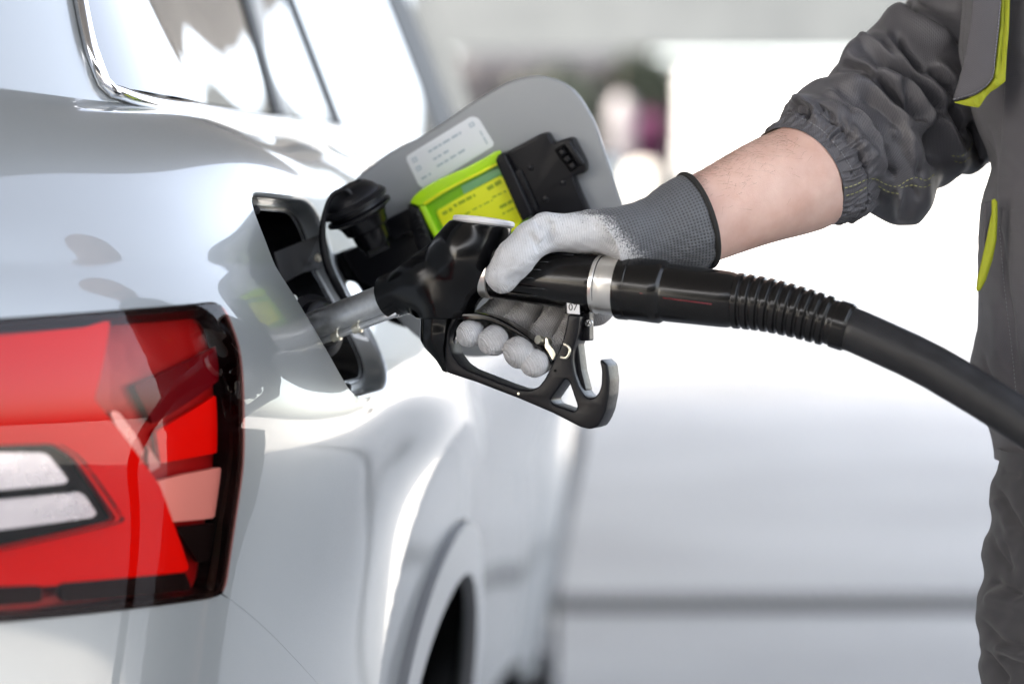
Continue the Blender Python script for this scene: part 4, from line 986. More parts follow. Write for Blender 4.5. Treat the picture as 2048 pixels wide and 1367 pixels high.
# collar, swivel, boot
ca1, cb1 = NP(1196, 568.5), NP(1476, 601); cdv = (cb1-ca1).normalized(); cl = (cb1-ca1).length
def X_(px): return (px-1196)/280*cl
lathe('silver_collar', ca1, cb1, [(X_(1192), .0205), (X_(1193), .0218), (X_(1199), .0222), (X_(1202), .0216), (X_(1212), .0216), (X_(1213), .0221), (X_(1240), .0221), (X_(1243), .0215)], M['silver'], noz, 64)
lathe('swivel', ca1, cb1, [(X_(1240), .0210), (X_(1241), .0238), (X_(1246), .0243), (X_(1262), .0241), (X_(1263), .0236), (X_(1300), .0236), (X_(1312), .0238), (X_(1326), .0237), (X_(1330), .0226), (X_(1334), .0215), (X_(1340), .0217), (X_(1450), .0210), (X_(1462), .0206), (X_(1472), .0192), (X_(1474), .015)], M['swivel'], noz, 64)
tube('red_mark', [ca1+cdv*X_(1300)+fr0*.0234+up*-.0020, ca1+cdv*X_(1322)+fr0*.0232+up*-.0021], .0003, mat('faded_red', (.25, .02, .03), .4), noz, 6)
tube('red_mark', [ca1+cdv*X_(1345)+fr0*.0215+up*-.0035, ca1+cdv*X_(1440)+fr0*.0209+up*-.0040], .00035, bpy.data.materials['faded_red'], noz, 6)
# guard frame with hook
FR = [(918, 728), (934, 739), (954, 747), (1002, 766), (1036, 778), (1059, 780), (1077, 773), (1090, 756), (1104, 727), (1116, 703), (1125, 680), (1132, 650), (1136, 627), (1159, 631),
      (1157, 651), (1153, 673), (1145, 701), (1144, 720), (1148, 746), (1157, 772), (1168, 790), (1179, 797), (1189, 794), (1197, 785), (1202, 769), (1203, 741), (1199, 722), (1202, 718), (1215, 729), (1219, 760), (1217, 790), (1211, 821), (1203, 840), (1194, 853), (1179, 858), (1161, 854), (1104, 825), (1036, 796), (950, 763), (893, 745), (890, 728), (889, 700), (893, 660), (906, 628), (918, 631), (901, 660), (897, 684), (903, 708)]
rr = [.003]*len(FR)
fr_o = nplate('guard_frame', FR, -.013, .013, .0016, M['frame'], noz, rnd=.002, holes=([(1130, 757), (1138, 763), (1155, 813), (1149, 823), (1106, 808), (1100, 799)],), hr=.0022)
# recess floor inside the plate post and hook
nplate('post_cheek', [(1141, 634), (1180, 639), (1174, 664), (1163, 690), (1161, 720), (1166, 752), (1178, 780), (1176, 790), (1166, 786), (1150, 765), (1140, 735), (1138, 700)], .0125, .018, .001, M['frame'], noz, .001)
nplate('post_web', [(1147, 640), (1160, 642), (1156, 690), (1162, 740), (1172, 780), (1160, 780), (1146, 750), (1140, 700)], -.004, .012, .001, M['frame'], noz, .001)
a = NP(1176, 644, -.000)-Vector((0, .000, 0)); a = NP(1177, 645, .006)
box('screw_boss', NP(1172, 652, .006), (.009, .012, .022), M['frame'], noz, .0015, Matrix.Rotation(-YAW, 3, 'Z'))
a = NP(1177, 646, -.0005); sc_ = lathe('cheek_screw', a, a-nY, [(-.002, 0), (-.002, .0030), (.0, .0030), (.0012, .0022), (.0014, 0)], M['steel'], noz, 20)
for an in (0, 90):
    box('screw_slot', a-nY*.0015, (.0042, .0004, .0007), M['gap'], sc_, 0, Matrix.Rotation(-YAW, 3, 'Z') @ Matrix.Rotation(R(an+30), 3, 'Y'))
# inset panel on the hook's outer edge
hk = [NP(1216.5, y, 0) for y in (742, 765, 790, 812, 830)]
for p, q in ((0, 1),):
    pass
tube('wire_clip', [NP(1127, 687, -.0136), NP(1133, 690, -.0138), NP(1139, 697, -.0138), NP(1138, 707, -.0138), NP(1132, 715, -.0138), NP(1121, 714, -.0138)], .0011, M['zinc'], noz, 10, n=24)
for x, y, m_ in ((1037, 787, M['zinc']), (1110, 741, M['gap'])):
    a = NP(x, y, -.0131); lathe('dowel_pin', a, a-nY, [(-.001, .0011), (.0004, .0010), (.0005, 0)], m_, noz, 14)
# lever
nplate('trigger_lever', [(914, 629), (932, 625), (958, 626), (982, 632), (1035, 659), (1075, 689), (1098, 709), (1106, 727), (1104, 738), (1098, 722), (1082, 702), (1040, 673), (1000, 652), (966, 641), (925, 641)], -.0105, .010, .0013, M['gloss'], noz, spl=True)
a = NP(1077, 679, -.009); b = NP(1104, 686, .004)
lathe('lever_bolt', a, b, [(-.001, 0), (-.001, .0034), (.003, .0036), (.0032, .0022), (.006, .0022), (.0062, .0036), (.011, .0036), (.0112, 0)], M['zinc'], noz, 18)
nplate('lever_latch', [(1090, 676), (1095, 675), (1098, 688), (1106, 697), (1112, 708), (1108, 718), (1103, 722), (1097, 706), (1089, 695)], -.0095, -.0075, .0004, M['zinc'], noz, .001)
# number tag
tg = nplate('number_tag', [(1133.5, 605), (1158.5, 607.5), (1159, 628.5), (1134.5, 626)], -.0142, -.0132, .0001, M['white'], noz)
text('tag_number', '07', .0072, NP(1146, 614.5, -.01435), nX, nZ, M['ink'], tg)
box('tag_mount', NP(1148, 611, -.005), (.010, .016, .012), M['frame'], noz, .001, Matrix.Rotation(-YAW, 3, 'Z'))

# ================================================================== HOSE
hs = root('fuel_hose', tuple(NP(1690, 655)), 'thick black rubber fuel hose with ribbed sleeve hanging from the nozzle swivel', 'hose')
bp_ = [NP(1462, 599.5), NP(1520, 607), NP(1580, 620), NP(1640, 637), NP(1700, 656)]
bq = smoothpath([tuple(p) for p in bp_], 220); rad = []
for i in range(220):
    t = i/219; base = .0188-.0030*t
    if t < .04: r_ = .0188+(.0196-.0188)*t/.04
    elif t < .84:
        ph = ((t-.04)/.80*10) % 1; r_ = base+(.0021 if .12 < ph < .62 else .0)
        if ph < .12: r_ = base+.0021*ph/.12
        if .62 <= ph < .74: r_ = base+.0021*(1-(ph-.62)/.12)
    elif t < .88: r_ = base+.0004
    else: r_ = .0178 if t < .985 else .0168
    rad.append(r_)
tube('strain_relief', [Vector(p) for p in bq], rad, M['swivel'], hs, 48)
hp = [NP(1660, 643), NP(1700, 657), NP(1760, 683), NP(1850, 725), NP(1940, 777), NP(2048, 845), NP(2170, 935), NP(2330, 1080), Vector((.75, 1.72, .62)), Vector((.95, 1.74, .35)), Vector((1.2, 1.8, .10)), Vector((1.5, 1.95, .019)), Vector((2.2, 2.4, .018)), Vector((3.2, 3.0, .018))]
tube('hose_tube', [tuple(p) for p in hp], .0160, M['hose'], hs, 36, n=180)

# ================================================================== PERSON
pr = root('person', (.55, 1.98, 0), 'person in grey workwear with lime piping, one gloved hand squeezing the fuel nozzle', 'person')
def A3(px, py, Y): return np.array(P(px, py, Y))
K_ = PXM
# --- glove
def hq(px, py, d): return np.array(NP(px, py, d))
CUF = A3(1393, 441, 1.838); WR = A3(1290, 468, 1.812)
chains = {   # (px,py,d,radius px)
 'index': [(1050, 545, .036, 29), (1003, 608, .026, 24), (955, 650, .022, 24), (938, 667, -.013, 26.5)],
 'middle': [(1095, 560, .040, 29), (1046, 634, .027, 24), (1000, 672, .024, 26), (987, 682, -.013, 30.5)],
 'ring': [(1135, 580, .040, 28), (1090, 662, .026, 24), (1048, 697, .024, 26), (1037, 704, -.013, 31)],
 'little': [(1175, 600, .036, 26), (1130, 685, .027, 22), (1085, 717, .022, 24), (1070, 727, -.011, 28)]}
fing = []
for k, ch in chains.items():
    fing.append([(hq(*a[:3]), hq(*b[:3]), a[3]*K_, b[3]*K_) for a, b in zip(ch[:-1], ch[1:])])
thumb = [(hq(1092, 464, -.014), hq(1062, 480, -.026), 37*K_, 34*K_), (hq(1062, 480, -.026), hq(1030, 515, -.034), 34*K_, 36*K_), (hq(1030, 515, -.034), hq(1004, 552, -.036), 36*K_, 33*K_)]
palm = [(A3(1255, 462, 1.812), hq(1098, 466, -.012), 44*K_, 37*K_), (A3(1290, 474, 1.83), hq(1180, 520, .030), 50*K_, 44*K_), (hq(1110, 478, .012), hq(1060, 530, .034), 34*K_, 30*K_),
        (hq(1180, 520, .030), hq(1110, 560, .040), 44*K_, 33*K_), (hq(1180, 520, .030), hq(1188, 610, .036), 46*K_, 42*K_), (hq(1140, 500, .018), hq(1110, 545, .034), 40*K_, 36*K_),
        (hq(1160, 600, .038), hq(1060, 590, .038), 30*K_, 24*K_)]
# cuff ellipse axes
cax = (A3(1393, 441, 1.838)-A3(1290, 474, 1.824)); cax /= np.linalg.norm(cax)
cup = np.array([math.sin(R(28)), 0, math.cos(R(28))]); cup = np.array([-.42, 0, .907]); cup -= cax*(cup@cax); cup /= np.linalg.norm(cup); csd = np.cross(cax, cup)
CR0, CR1 = 66*K_, 96*K_*.995
def cuff(p):
    q = p-CUF; t = q@cax; u = q@cup; v = q@csd
    L = .056; f = np.clip((t+L)/L, 0, 1); f = f*f*(3-2*f)
    r = CR0+(CR1-CR0)*f; rv = r*.86
    d = (np.sqrt((u/r)**2+(v/rv)**2)-1)*np.minimum(r, rv)
    return np.maximum(d, np.maximum(t-.0, -t-L-.02))
crease = [(hq(1076, 440, -.0275), hq(1084, 495, -.0330), .0020), (hq(1090, 440, -.0255), hq(1094, 495, -.0310), .0017), (hq(1056, 466, -.0400), hq(1080, 500, -.0350), .0022), (hq(1101, 450, -.0245), hq(1100, 486, -.0285), .0013),
          (hq(1040, 590, .006), hq(1022, 640, .014), .0028), (hq(985, 612, .006), hq(998, 640, .014), .0022), (hq(1085, 612, .004), hq(1066, 662, .014), .0028), (hq(1140, 630, .002), hq(1108, 690, .012), .0028), (hq(1068, 622, .006), hq(1108, 648, .004), .0024), (hq(1110, 640, .002), hq(1128, 660, .004), .002),
          (hq(1165, 610, -.004), hq(1200, 650, -.004), .0016), (hq(962, 640, .006), hq(960, 700, -.01), .0012)]
def glove(p):
    d = None
    for a, b, ra, rb in palm:
        c = cap(p, a, b, ra, rb); d = c if d is None else smin(d, c, .011)
    t = None
    for a, b, ra, rb in thumb:
        c = cap(p, a, b, ra, rb); t = c if t is None else smin(t, c, .006)
    d = smin(d, t, .006); d = smin(d, cuff(p), .012)
    for ch in fing:
        f = None
        for a, b, ra, rb in ch:
            c = cap(p, a, b, ra, rb); f = c if f is None else smin(f, c, .004)
        d = smin(d, f, .0014)
    for a, b, r_ in crease: d = smax(d, -cap(p, a, b, r_*1.1, r_*.5), .0045)
    # cut flat at the cuff end and hollow
    d = np.maximum(d, (p-CUF)@cax)
    n = np.sin(p[:, 0]*410+p[:, 2]*270)*np.sin(p[:, 2]*520-p[:, 1]*300)*.00022+np.sin(p[:, 0]*170-p[:, 2]*210+p[:, 1]*260)*.0004
    return d+n
def knitf(V):
    px = 1024+F*V[:, 0]/V[:, 1]; py = HY-F*(V[:, 2]-CZ)/V[:, 1]
    a = ((px-1215)*.66-(py-440)*-.60)   # to the right of an oblique line
    L = (px-1232)*.74-(py-430)*.66
    k = np.clip(.5+(L+22)/70, 0, 1)
    top = np.clip((432-py)/9+.35, 0, 1)*np.clip((px-1130)/120, 0, 1)+.42*np.clip((447-py)/20, 0, 1)*np.clip((px-1030)/20, 0, 1)+.35*np.clip((-(px-1000)-(py-560)*.55+12-38)/10, 0, 1)*(py > 440)*(py < 560)
    far = np.clip((( V-np.array(NO))@np.array(nY)-.052)/.01, 0, 1)
    return np.clip(np.maximum(k, top*.75), 0, 1)
def dirt_shade_f(V):
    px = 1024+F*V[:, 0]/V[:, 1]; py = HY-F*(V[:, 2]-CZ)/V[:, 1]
    return .75+.28*np.clip((py-635)/20, 0, 1)+.3*np.clip((py-570)/30, 0, 1)*np.clip((px-990)/40, 0, 1)*np.clip((700-py)/40, 0, 1)  # dirt, plus fingertips darkened in colour for shade the ground bounce washes out
def gluv(V):
    q = V-CUF; t = q@cax; an = np.arctan2(q@csd, q@cup); return np.stack([t, an*.034, q[:, 2]], -1)
glo = sdf_mesh(glove, (-.055, 1.74, .925), (.165, 1.93, 1.11), .00135, 'work_glove', M['glove'], pr, attrs={'knit': knitf, 'dirt_shade': dirt_shade_f}, uvf=gluv)
hem = [CUF+cup*CR1*1.0*math.cos(a)+csd*CR1*.86*math.sin(a)+cax*.0003 for a in np.linspace(0, 2*math.pi, 73)]
hm_ = tube('glove_hem', [Vector(p) for p in hem], .0023, M['hem'], glo, 12, cap=False)
# --- body (skin): forearm running into the sleeve, upper arm, shoulders, torso, legs: one surface
SL = A3(1606, 354, 1.878); EL = A3(1860, 280, 1.985); SH = np.array([.455, 2.025, 1.27])
fax = (SL-CUF); fax /= np.linalg.norm(fax)
def bodyf(p):
    q = p-CUF; t = np.clip(q@fax, .006, .10); c = CUF+t[:, None]*fax; v = p-c
    up_ = cup-fax*(cup@fax); up_ /= np.linalg.norm(up_); sd = np.cross(fax, up_)
    f = np.clip((t+.03)/.13, 0, 1); ru = (72+22*f)*K_; rs = ru*.74
    d = (np.sqrt(((v@up_)/ru)**2+((v@sd)/rs)**2+(np.maximum(np.abs(q@fax-.055)-.045, 0)/.02)**2)-1)*rs
    d = smin(d, cap(p, A3(1640, 345, 1.885), EL, .030, .030), .01)
    d = smin(d, cap(p, EL, SH, .030, .034), .02)
    d = smin(d, cap(p, SH, np.array([.55, 1.93, 1.30]), .034, .05), .03)
    d = smin(d, cap(p, np.array([.55, 1.90, 1.32]), np.array([.55, 1.90, .98]), .085, .085), .04)
    d = smin(d, cap(p, np.array([.53, 1.895, 1.38]), np.array([.53, 1.895, 1.52]), .05, .05), .03)
    d = smin(d, cap(p, np.array([.50, 1.895, 1.60]), np.array([.515, 1.895, 1.67]), .068, .082), .02)
    d = smin(d, cap(p, np.array([.425, 1.895, 1.615]), np.array([.44, 1.895, 1.65]), .012, .008), .01)
    d = smin(d, cap(p, np.array([.50, 1.90, .95]), np.array([.455, 1.865, .12]), .06, .035), .03)
    d = smin(d, cap(p, np.array([.50, 1.92, .95]), np.array([.47, 2.045, .12]), .06, .035), .03)
    return d
sdf_mesh(bodyf, (.10, 1.68, .02), (.76, 2.24, 1.80), .0095, 'body', M['skin'], pr)
# finer forearm surface is part of the same limb: build the visible stretch densely and let it cover the coarse one
def forearm(p):
    q = p-CUF; tt = q@fax; t = np.clip(tt, -.03, .12); c = CUF+t[:, None]*fax; v = p-c
    up_ = cup-fax*(cup@fax); up_ /= np.linalg.norm(up_); sd = np.cross(fax, up_)
    f = np.clip((t+.03)/.13, 0, 1); ru = (81.5+30*f)*K_; rs = ru*(.80+.05*f)
    d = (np.sqrt(((v@up_)/ru)**2+((v@sd)/rs)**2)-1)*rs
    d = d+.0006*np.sin(p[:, 0]*60+p[:, 2]*45)+.0003*np.sin(p[:, 0]*140-p[:, 2]*170)
    return smax(d, np.abs(tt-.052)-.060, .002)
fa = sdf_mesh(forearm, (.10, 1.74, .98), (.30, 1.95, 1.17), .0022, 'forearm', M['skin'], pr)

# arm hairs: fine short strands along the upper edge of the forearm
up_ = cup-fax*(cup@fax); up_ /= np.linalg.norm(up_); sd_ = np.cross(fax, up_)
V = []; Fc = []; g = np.random.default_rng(5)
for i in range(800):
    t = g.uniform(.004, .095); an = g.normal(.1, .58); f = np.clip((t+.03)/.13, 0, 1); f = f*1.0; ru = (81.5+30*f)*K_; rs = ru*(.80+.05*f)
    # the camera side is -Y
    sgn = -1 if sd_[1] > 0 else 1
    o = CUF+fax*t+up_*ru*math.cos(an)+sd_*sgn*rs*math.sin(an); n = up_*math.cos(an)/ru+sd_*sgn*math.sin(an)/rs; n /= np.linalg.norm(n)
    d = -fax*g.uniform(.5, 1)+np.cross(n, fax)*g.uniform(-.6, .6)+n*g.uniform(.15, .5); d /= np.linalg.norm(d); L = g.uniform(.006, .015); c = n*g.uniform(-.3, .1)*L
    w_ = np.cross(d, np.array([0, 1, 0])); w_ /= np.linalg.norm(w_); r_ = 5.5e-5
    for k in range(5):
        u = k/4; q = o+d*L*u+c*u*u-n*.0003; rr_ = r_*(1-u*.8); V += [tuple(q-w_*rr_), tuple(q+w_*rr_)]
    b = len(V)-10
    for k in range(4): Fc.append((b+2*k, b+2*k+1, b+2*k+3, b+2*k+2))
mk('arm_hair', V, Fc, M['hair'], pr, smooth=False, kind='stuff')

# --- cloth displacement helpers (world positions -> folds traced along the garment)
def pxy(V): return 1024+F*V[:, 0]/V[:, 1], HY-F*(V[:, 2]-CZ)/V[:, 1]
def polyd(x, y, pts):
    q = smoothpath([(a, b, 0) for a, b in pts], 4*len(pts))[:, :2] if len(pts) > 2 else np.array(pts, float)
    d = np.full(x.shape, 1e9); u = np.zeros(x.shape); n = len(q)-1
    for i in range(n):
        a, b = q[i], q[i+1]; e = b-a; t = np.clip(((x-a[0])*e[0]+(y-a[1])*e[1])/(e@e+1e-9), 0, 1)
        dd2 = (x-a[0]-e[0]*t)**2+(y-a[1]-e[1]*t)**2; m_ = dd2 < d; d = np.where(m_, dd2, d); u = np.where(m_, (i+t)/n, u)
    return np.sqrt(d), u
def folds(x, y, L):
    h = np.zeros(x.shape); x = np.asarray(x, float)
    for pts, w_, a in L:
        d, u = polyd(x, y, pts); tp = np.clip(np.minimum(u, 1-u)*6+.15, 0, 1)
        pf = np.exp(-(d/(w_*.75))**1.1) if a < 0 else np.exp(-(d/(w_*1.05))**2)
        h += a*1e-3*pf*tp
    return h
def warp(x, y, f, s_):
    g = np.random.default_rng(s_); h = np.zeros(x.shape)
    for i in range(5):
        a, b, c, p = g.normal(size=4); h += np.sin(x*a*f+y*b*f+3*np.sin(x*c*f*.5+y*p*f*.5)+i)
    return h/5
def gridmesh(name, Pt, disp, m, par, uvm, closed=True):
    """Pt (A,B,3) grid; disp(A*B) along normal"""
    A_, B_ = Pt.shape[:2]
    du = np.gradient(Pt, axis=0); Pc = np.concatenate([Pt[:, -1:], Pt, Pt[:, :1]], 1) if closed else Pt
    dv = (Pc[:, 2:]-Pc[:, :-2]) if closed else np.gradient(Pt, axis=1)
    n = np.cross(du, dv); n /= np.linalg.norm(n, axis=2)[..., None]+1e-12
    cen = Pt.mean(1, keepdims=True); sg = np.sign(np.sum(n*(Pt-cen))); n *= sg
    V = Pt+n*disp.reshape(A_, B_)[..., None]; V = V.reshape(-1, 3)
    i = np.arange(A_-1)[:, None]*B_; j = np.arange(B_ if closed else B_-1)[None]
    a = (i+j).ravel(); b = (i+(j+1) % B_).ravel(); q = np.stack([a, b, b+B_, a+B_], 1)
    if sg < 0: q = q[:, ::-1]
    return mk(name, V, q, m, par, uv=uvm.reshape(-1, 3))
# --- sleeve
US = np.array([(1537, 263), (1556, 244), (1576, 226), (1579, 205), (1592, 192), (1631, 159), (1668, 148), (1676, 128), (1690, 117), (1712, 101), (1726, 77), (1758, 41), (1794, 14), (1817, 2), (1850, -60), (1900, -150), (1960, -230)], float)
LS = np.array([(1650, 451), (1684, 442), (1716, 438), (1740, 426), (1760, 410), (1772, 420), (1799, 448), (1835, 447), (1853, 426), (1867, 385), (1907, 363), (1930, 342), (1955, 345), (1985, 320), (2040, 280), (2100, 200), (2180, 120)], float)
YS = np.interp(np.arange(17), [0, 3, 8, 12, 14, 16], [1.880, 1.890, 1.93, 1.968, 2.0, 2.03])
NT, NPH = 520, 520
kt = np.arange(17.); tt_ = np.linspace(0, 16, NT)
def soft(Yk): return herm(kt, Yk.T, tt_).T
Uo = soft(US); Lo = soft(LS); Yo = np.interp(tt_, kt, YS); kk = np.ones(25)/25; Yo = np.convolve(np.pad(Yo, 12, 'edge'), kk, 'valid')
ph = np.linspace(0, 2*math.pi, NPH, endpoint=False)
def P3(uv, Y): return np.stack([(uv[:, 0]-1024)/F*Y, Y, CZ+(HY-uv[:, 1])/F*Y], -1)
UP, LP = P3(Uo, Yo), P3(Lo, Yo); Cc = (UP+LP)/2; Rv = (UP-LP)/2; rl = np.linalg.norm(Rv, axis=1)
ks = np.ones(61)/61; rls = np.convolve(np.pad(rl, 30, 'edge'), ks, 'valid')
axv = np.gradient(np.stack([np.convolve(np.pad(Cc[:, i], 40, 'edge'), np.ones(81)/81, 'valid') for i in range(3)], 1), axis=0); axv /= np.linalg.norm(axv, axis=1)[:, None]
tilt = np.interp(tt_, [0, 1.5, 3, 16], [.66, .62, .55, .30])
Pt = Cc[:, None]+np.cos(ph)[None, :, None]*Rv[:, None]+np.sin(ph)[None, :, None]*(np.array([0, -1., 0])[None]*rls[:, None]*.88+axv*rls[:, None]*tilt[:, None])[:, None]
x, y = pxy(Pt.reshape(-1, 3)); near = np.clip(np.sin(ph)*2.2+.15, 0, 1)[None].repeat(NT, 0).ravel()
SF = [([(1673, 147), (1698, 121), (1730, 99), (1757, 107), (1784, 124), (1802, 131)], 9, 4.5),
 ([(1738, 110), (1768, 122), (1794, 135), (1834, 165), (1868, 205), (1885, 228)], 10, -6.5),
 ([(1788, 62), (1797, 88), (1821, 115), (1848, 145)], 8, -7), ([(1776, 66), (1782, 90), (1802, 120), (1820, 138), (1852, 170), (1884, 204), (1896, 228)], 8, 3.2),
 ([(1861, 139), (1888, 166), (1912, 187)], 8, -6), ([(1850, 150), (1880, 183), (1905, 205)], 8, 2.5), ([(1868, 126), (1890, 142), (1915, 165)], 9, 2.5),
 ([(1674, 146), (1703, 136), (1735, 145), (1746, 160)], 6, -4), ([(1705, 128), (1735, 132), (1750, 148), (1748, 162)], 6, 2.6),
 ([(1748, 156), (1768, 174), (1794, 201), (1821, 227), (1848, 241)], 8, -6.5), ([(1752, 140), (1780, 155), (1800, 175), (1822, 205)], 7, 3),
 ([(1790, 168), (1800, 160), (1818, 173), (1840, 207), (1857, 234), (1853, 250), (1836, 252), (1808, 236), (1785, 214)], 7, 4.2), ([(1799, 172), (1818, 198), (1838, 232)], 6, -4.5),
 ([(1719, 187), (1746, 203), (1773, 227), (1797, 262), (1812, 300)], 11, -5), ([(1671, 156), (1703, 171), (1741, 186), (1768, 210), (1796, 246), (1824, 288), (1840, 330)], 13, 4.2),
 ([(1582, 221), (1602, 211), (1617, 222), (1622, 238)], 7, -5), ([(1578, 207), (1596, 200), (1620, 209), (1629, 232), (1634, 248)], 6, 3.6),
 ([(1636, 205), (1658, 224), (1669, 250)], 6, -3.5), ([(1650, 180), (1687, 217), (1716, 236), (1743, 268)], 9, 3.4), ([(1650, 192), (1674, 207), (1706, 234)], 6, -3),
 ([(1766, 285), (1772, 321), (1788, 356)], 9, -4), ([(1817, 285), (1833, 321), (1845, 356)], 9, -4), ([(1781, 252), (1806, 279), (1824, 308), (1844, 340)], 9, 3),
 ([(1860, 256), (1872, 287), (1876, 330)], 12, -8), ([(1900, 206), (1927, 248), (1942, 290)], 10, -6), ([(1884, 230), (1905, 270), (1925, 310)], 10, 4),
 ([(1740, 262), (1758, 300), (1772, 345)], 10, 3.5), ([(1700, 255), (1712, 280), (1735, 300), (1752, 330)], 10, 2.4), ([(1688, 262), (1698, 285)], 7, -2.2),
 ([(1712, 300), (1728, 322), (1742, 345)], 8, -2.2), ([(1748, 360), (1760, 385), (1768, 410)], 9, -6), ([(1800, 372), (1800, 410), (1800, 446)], 10, 3.2), ([(1822, 372), (1840, 400)], 9, -2),
 ([(1955, 240), (1970, 290), (1962, 335)], 14, -8), ([(1812, -20), (1825, 20), (1870, 45), (1900, 62), (1930, 90)], 9, -6), ([(1758, 41), (1800, 22), (1838, 40), (1880, 66), (1910, 95)], 16, 3.5), ([(1720, 95), (1745, 80), (1775, 90)], 16, 2.0), ([(1835, -10), (1870, 10), (1920, 25)], 9, -3)]
h = folds(x, y, SF)*near*2.9
_g1 = np.exp(-.5*(np.arange(-12, 13)/3.6)**2); _g1 /= _g1.sum(); h = h.reshape(NT, NPH)
h = np.apply_along_axis(lambda a: np.convolve(np.pad(a, 12, 'edge'), _g1, 'valid'), 0, h); h = np.apply_along_axis(lambda a: np.convolve(np.pad(a, 12, 'wrap'), _g1, 'valid'), 1, h).ravel()
h = np.where(tt_.repeat(NPH) < 3.6, np.maximum(h, -.0040), h)
# gathers between the rim and the elastic stitch line (rail knots 0..2)
tg_ = tt_[:, None]+0*ph[None]; pg = ph[None]+0*tt_[:, None]; band = np.clip(1-(tg_-1.9)/.5, 0, 1)
gth = (np.sin(pg*43+2.6*np.sin(pg*5+1)+1.9*np.sin(tg_*2.6+pg*4))+.6*np.sin(pg*71+2*np.sin(pg*9)-tg_*2.5))*(.55+.45*np.sin(pg*13+2*np.sin(pg*4)))*.75
gat = .0021*gth*band*np.clip(tg_/.5+.12, 0, 1)-.0022*np.exp(-((tg_-1.75)/.13)**2)+.0009*np.sin(pg*31+.8*np.sin(pg*9))*np.exp(-((tg_-2.4)/.7)**2)
gat = np.where(tg_ < .6, np.maximum(gat, -.0002+.0*gat), gat)+.0008*np.exp(-(tg_/.15)**2)
xr = x*.64+y*.77; yr = -x*.77+y*.64
h = h+gat.ravel()+warp(xr*.3, yr, .045, 3)*.0009*np.clip((tg_.ravel()-2)/1.5, 0, 1)+warp(xr*.4, yr, .02, 4)*.0010
arc = np.cumsum(np.r_[0, np.linalg.norm(np.diff(Cc, axis=0), axis=1)])
uvm = np.stack([arc[:, None]+0*ph[None], ph[None]*rls.mean()+0*arc[:, None], 0*pg], -1)
slv = gridmesh('sleeve', Pt, h, M['cloth'], pr, uvm)
dg = bpy.context.evaluated_depsgraph_get()
def bvh(o): return BVHTree.FromPolygons([v.co.copy() for v in o.data.vertices], [tuple(p.vertices) for p in o.data.polygons])
def hit(T, px, py):
    o = Vector((0, 0, CZ)); d = (P(px, py, 1)-o).normalized(); r = T.ray_cast(o, d); return r[0], r[1]
def stitches(T, pts, par, m, name='seam_stitches', st=9.5, ln=6.2, r_=.00032):
    q = smoothpath([(a, b, 0) for a, b in pts], 400)[:, :2]; L = np.r_[0, np.cumsum(np.linalg.norm(np.diff(q, axis=0), axis=1))]
    V = []; Fc = []; t = 1
    while t < L[-1]-ln:
        a = [np.interp(v, L, q[:, 0]) for v in (t, t+ln)]; b = [np.interp(v, L, q[:, 1]) for v in (t, t+ln)]; t += st
        p0, n0 = hit(T, a[0], b[0]); p1, n1 = hit(T, a[1], b[1])
        if p0 is None or p1 is None or (p0-p1).length > .012: continue
        if n0.y > 0: n0 = -n0
        p0 = p0+n0*.0002; p1 = p1+n0*.0002; d = (p1-p0).normalized(); s_ = d.cross(n0).normalized(); k = len(V)
        for u, w_ in ((0, .5), (.25, 1), (.75, 1), (1, .5)):
            c = p0.lerp(p1, u)
            for an in range(6): V.append(tuple(c+(s_*math.cos(an*math.pi/3)+n0*math.sin(an*math.pi/3))*r_*w_))
        for i in range(3):
            for an in range(6): Fc.append((k+i*6+an, k+i*6+(an+1) % 6, k+i*6+6+(an+1) % 6, k+i*6+6+an))
    if V: mk(name, V, Fc, m, par, kind='stuff')
T = bvh(slv)
stitches(T, [(1679, 379), (1710, 370), (1738, 358), (1752, 358), (1768, 367), (1798, 372), (1812, 362), (1832, 355), (1852, 361), (1869, 347)], slv, M['thread'])
stitches(T, [(1682, 394), (1712, 385), (1735, 373)], slv, M['thread']); stitches(T, [(1756, 372), (1776, 383), (1800, 388)], slv, M['thread'])
stitches(T, [(1800, 376), (1822, 370), (1850, 374), (1869, 364)], slv, M['thread'])
stitches(T, [(1903, 311), (1922, 312), (1938, 299), (1946, 284)], slv, M['thread']); stitches(T, [(1908, 322), (1925, 325), (1940, 313)], slv, M['thread'])
stitches(T, [(1590, 232), (1617, 243), (1646, 262), (1671, 289), (1695, 323), (1712, 352)], slv, M['gthread'], st=6.5, ln=4.5, r_=.00042)
# --- jacket
def loft(name, prof_, Yc, a_, b_, m, par, z_n=300, NA=360, F_=None, amp=.001, seed=1, step=None, sq=2.4, yaw=0):
    pr_ = np.array(prof_, float); ys = np.linspace(pr_[0, 1], pr_[-1, 1], z_n); xl = herm(pr_[:, 1], pr_[:, 0][None], ys)[0]
    Z = CZ+(HY-ys)/F*Yc; XL = (xl-1024)/F*Yc; a = np.interp(ys, *a_) if not np.isscalar(a_) else np.full(z_n, a_)
    an = np.linspace(0, 2*math.pi, NA, endpoint=False); c = np.cos(an); s_ = np.sin(an)
    c = np.sign(c)*np.abs(c)**(2/sq); s_ = np.sign(s_)*np.abs(s_)**(2/sq)
    Pt = np.stack([XL[:, None]+a[:, None]*(1-c[None]), Yc-(b_/.19*a)[:, None]*s_[None], Z[:, None]+0*c[None]], -1)
    x, y = pxy(Pt.reshape(-1, 3)); nr = (np.sin(an) > -.2)[None].repeat(z_n, 0).ravel()
    h = warp(x, y, .022, seed)*amp+warp(x, y, .06, seed+1)*amp*.35
    if F_: h = h+folds(x, y, F_)*nr
    if step is not None: h = h+step(x, y)*nr
    uvm = np.stack([Z[:, None]+0*c[None], an[None]*.19+0*Z[:, None], 0*Pt[..., 0]], -1)
    return gridmesh(name, Pt, h, m, par, uvm)
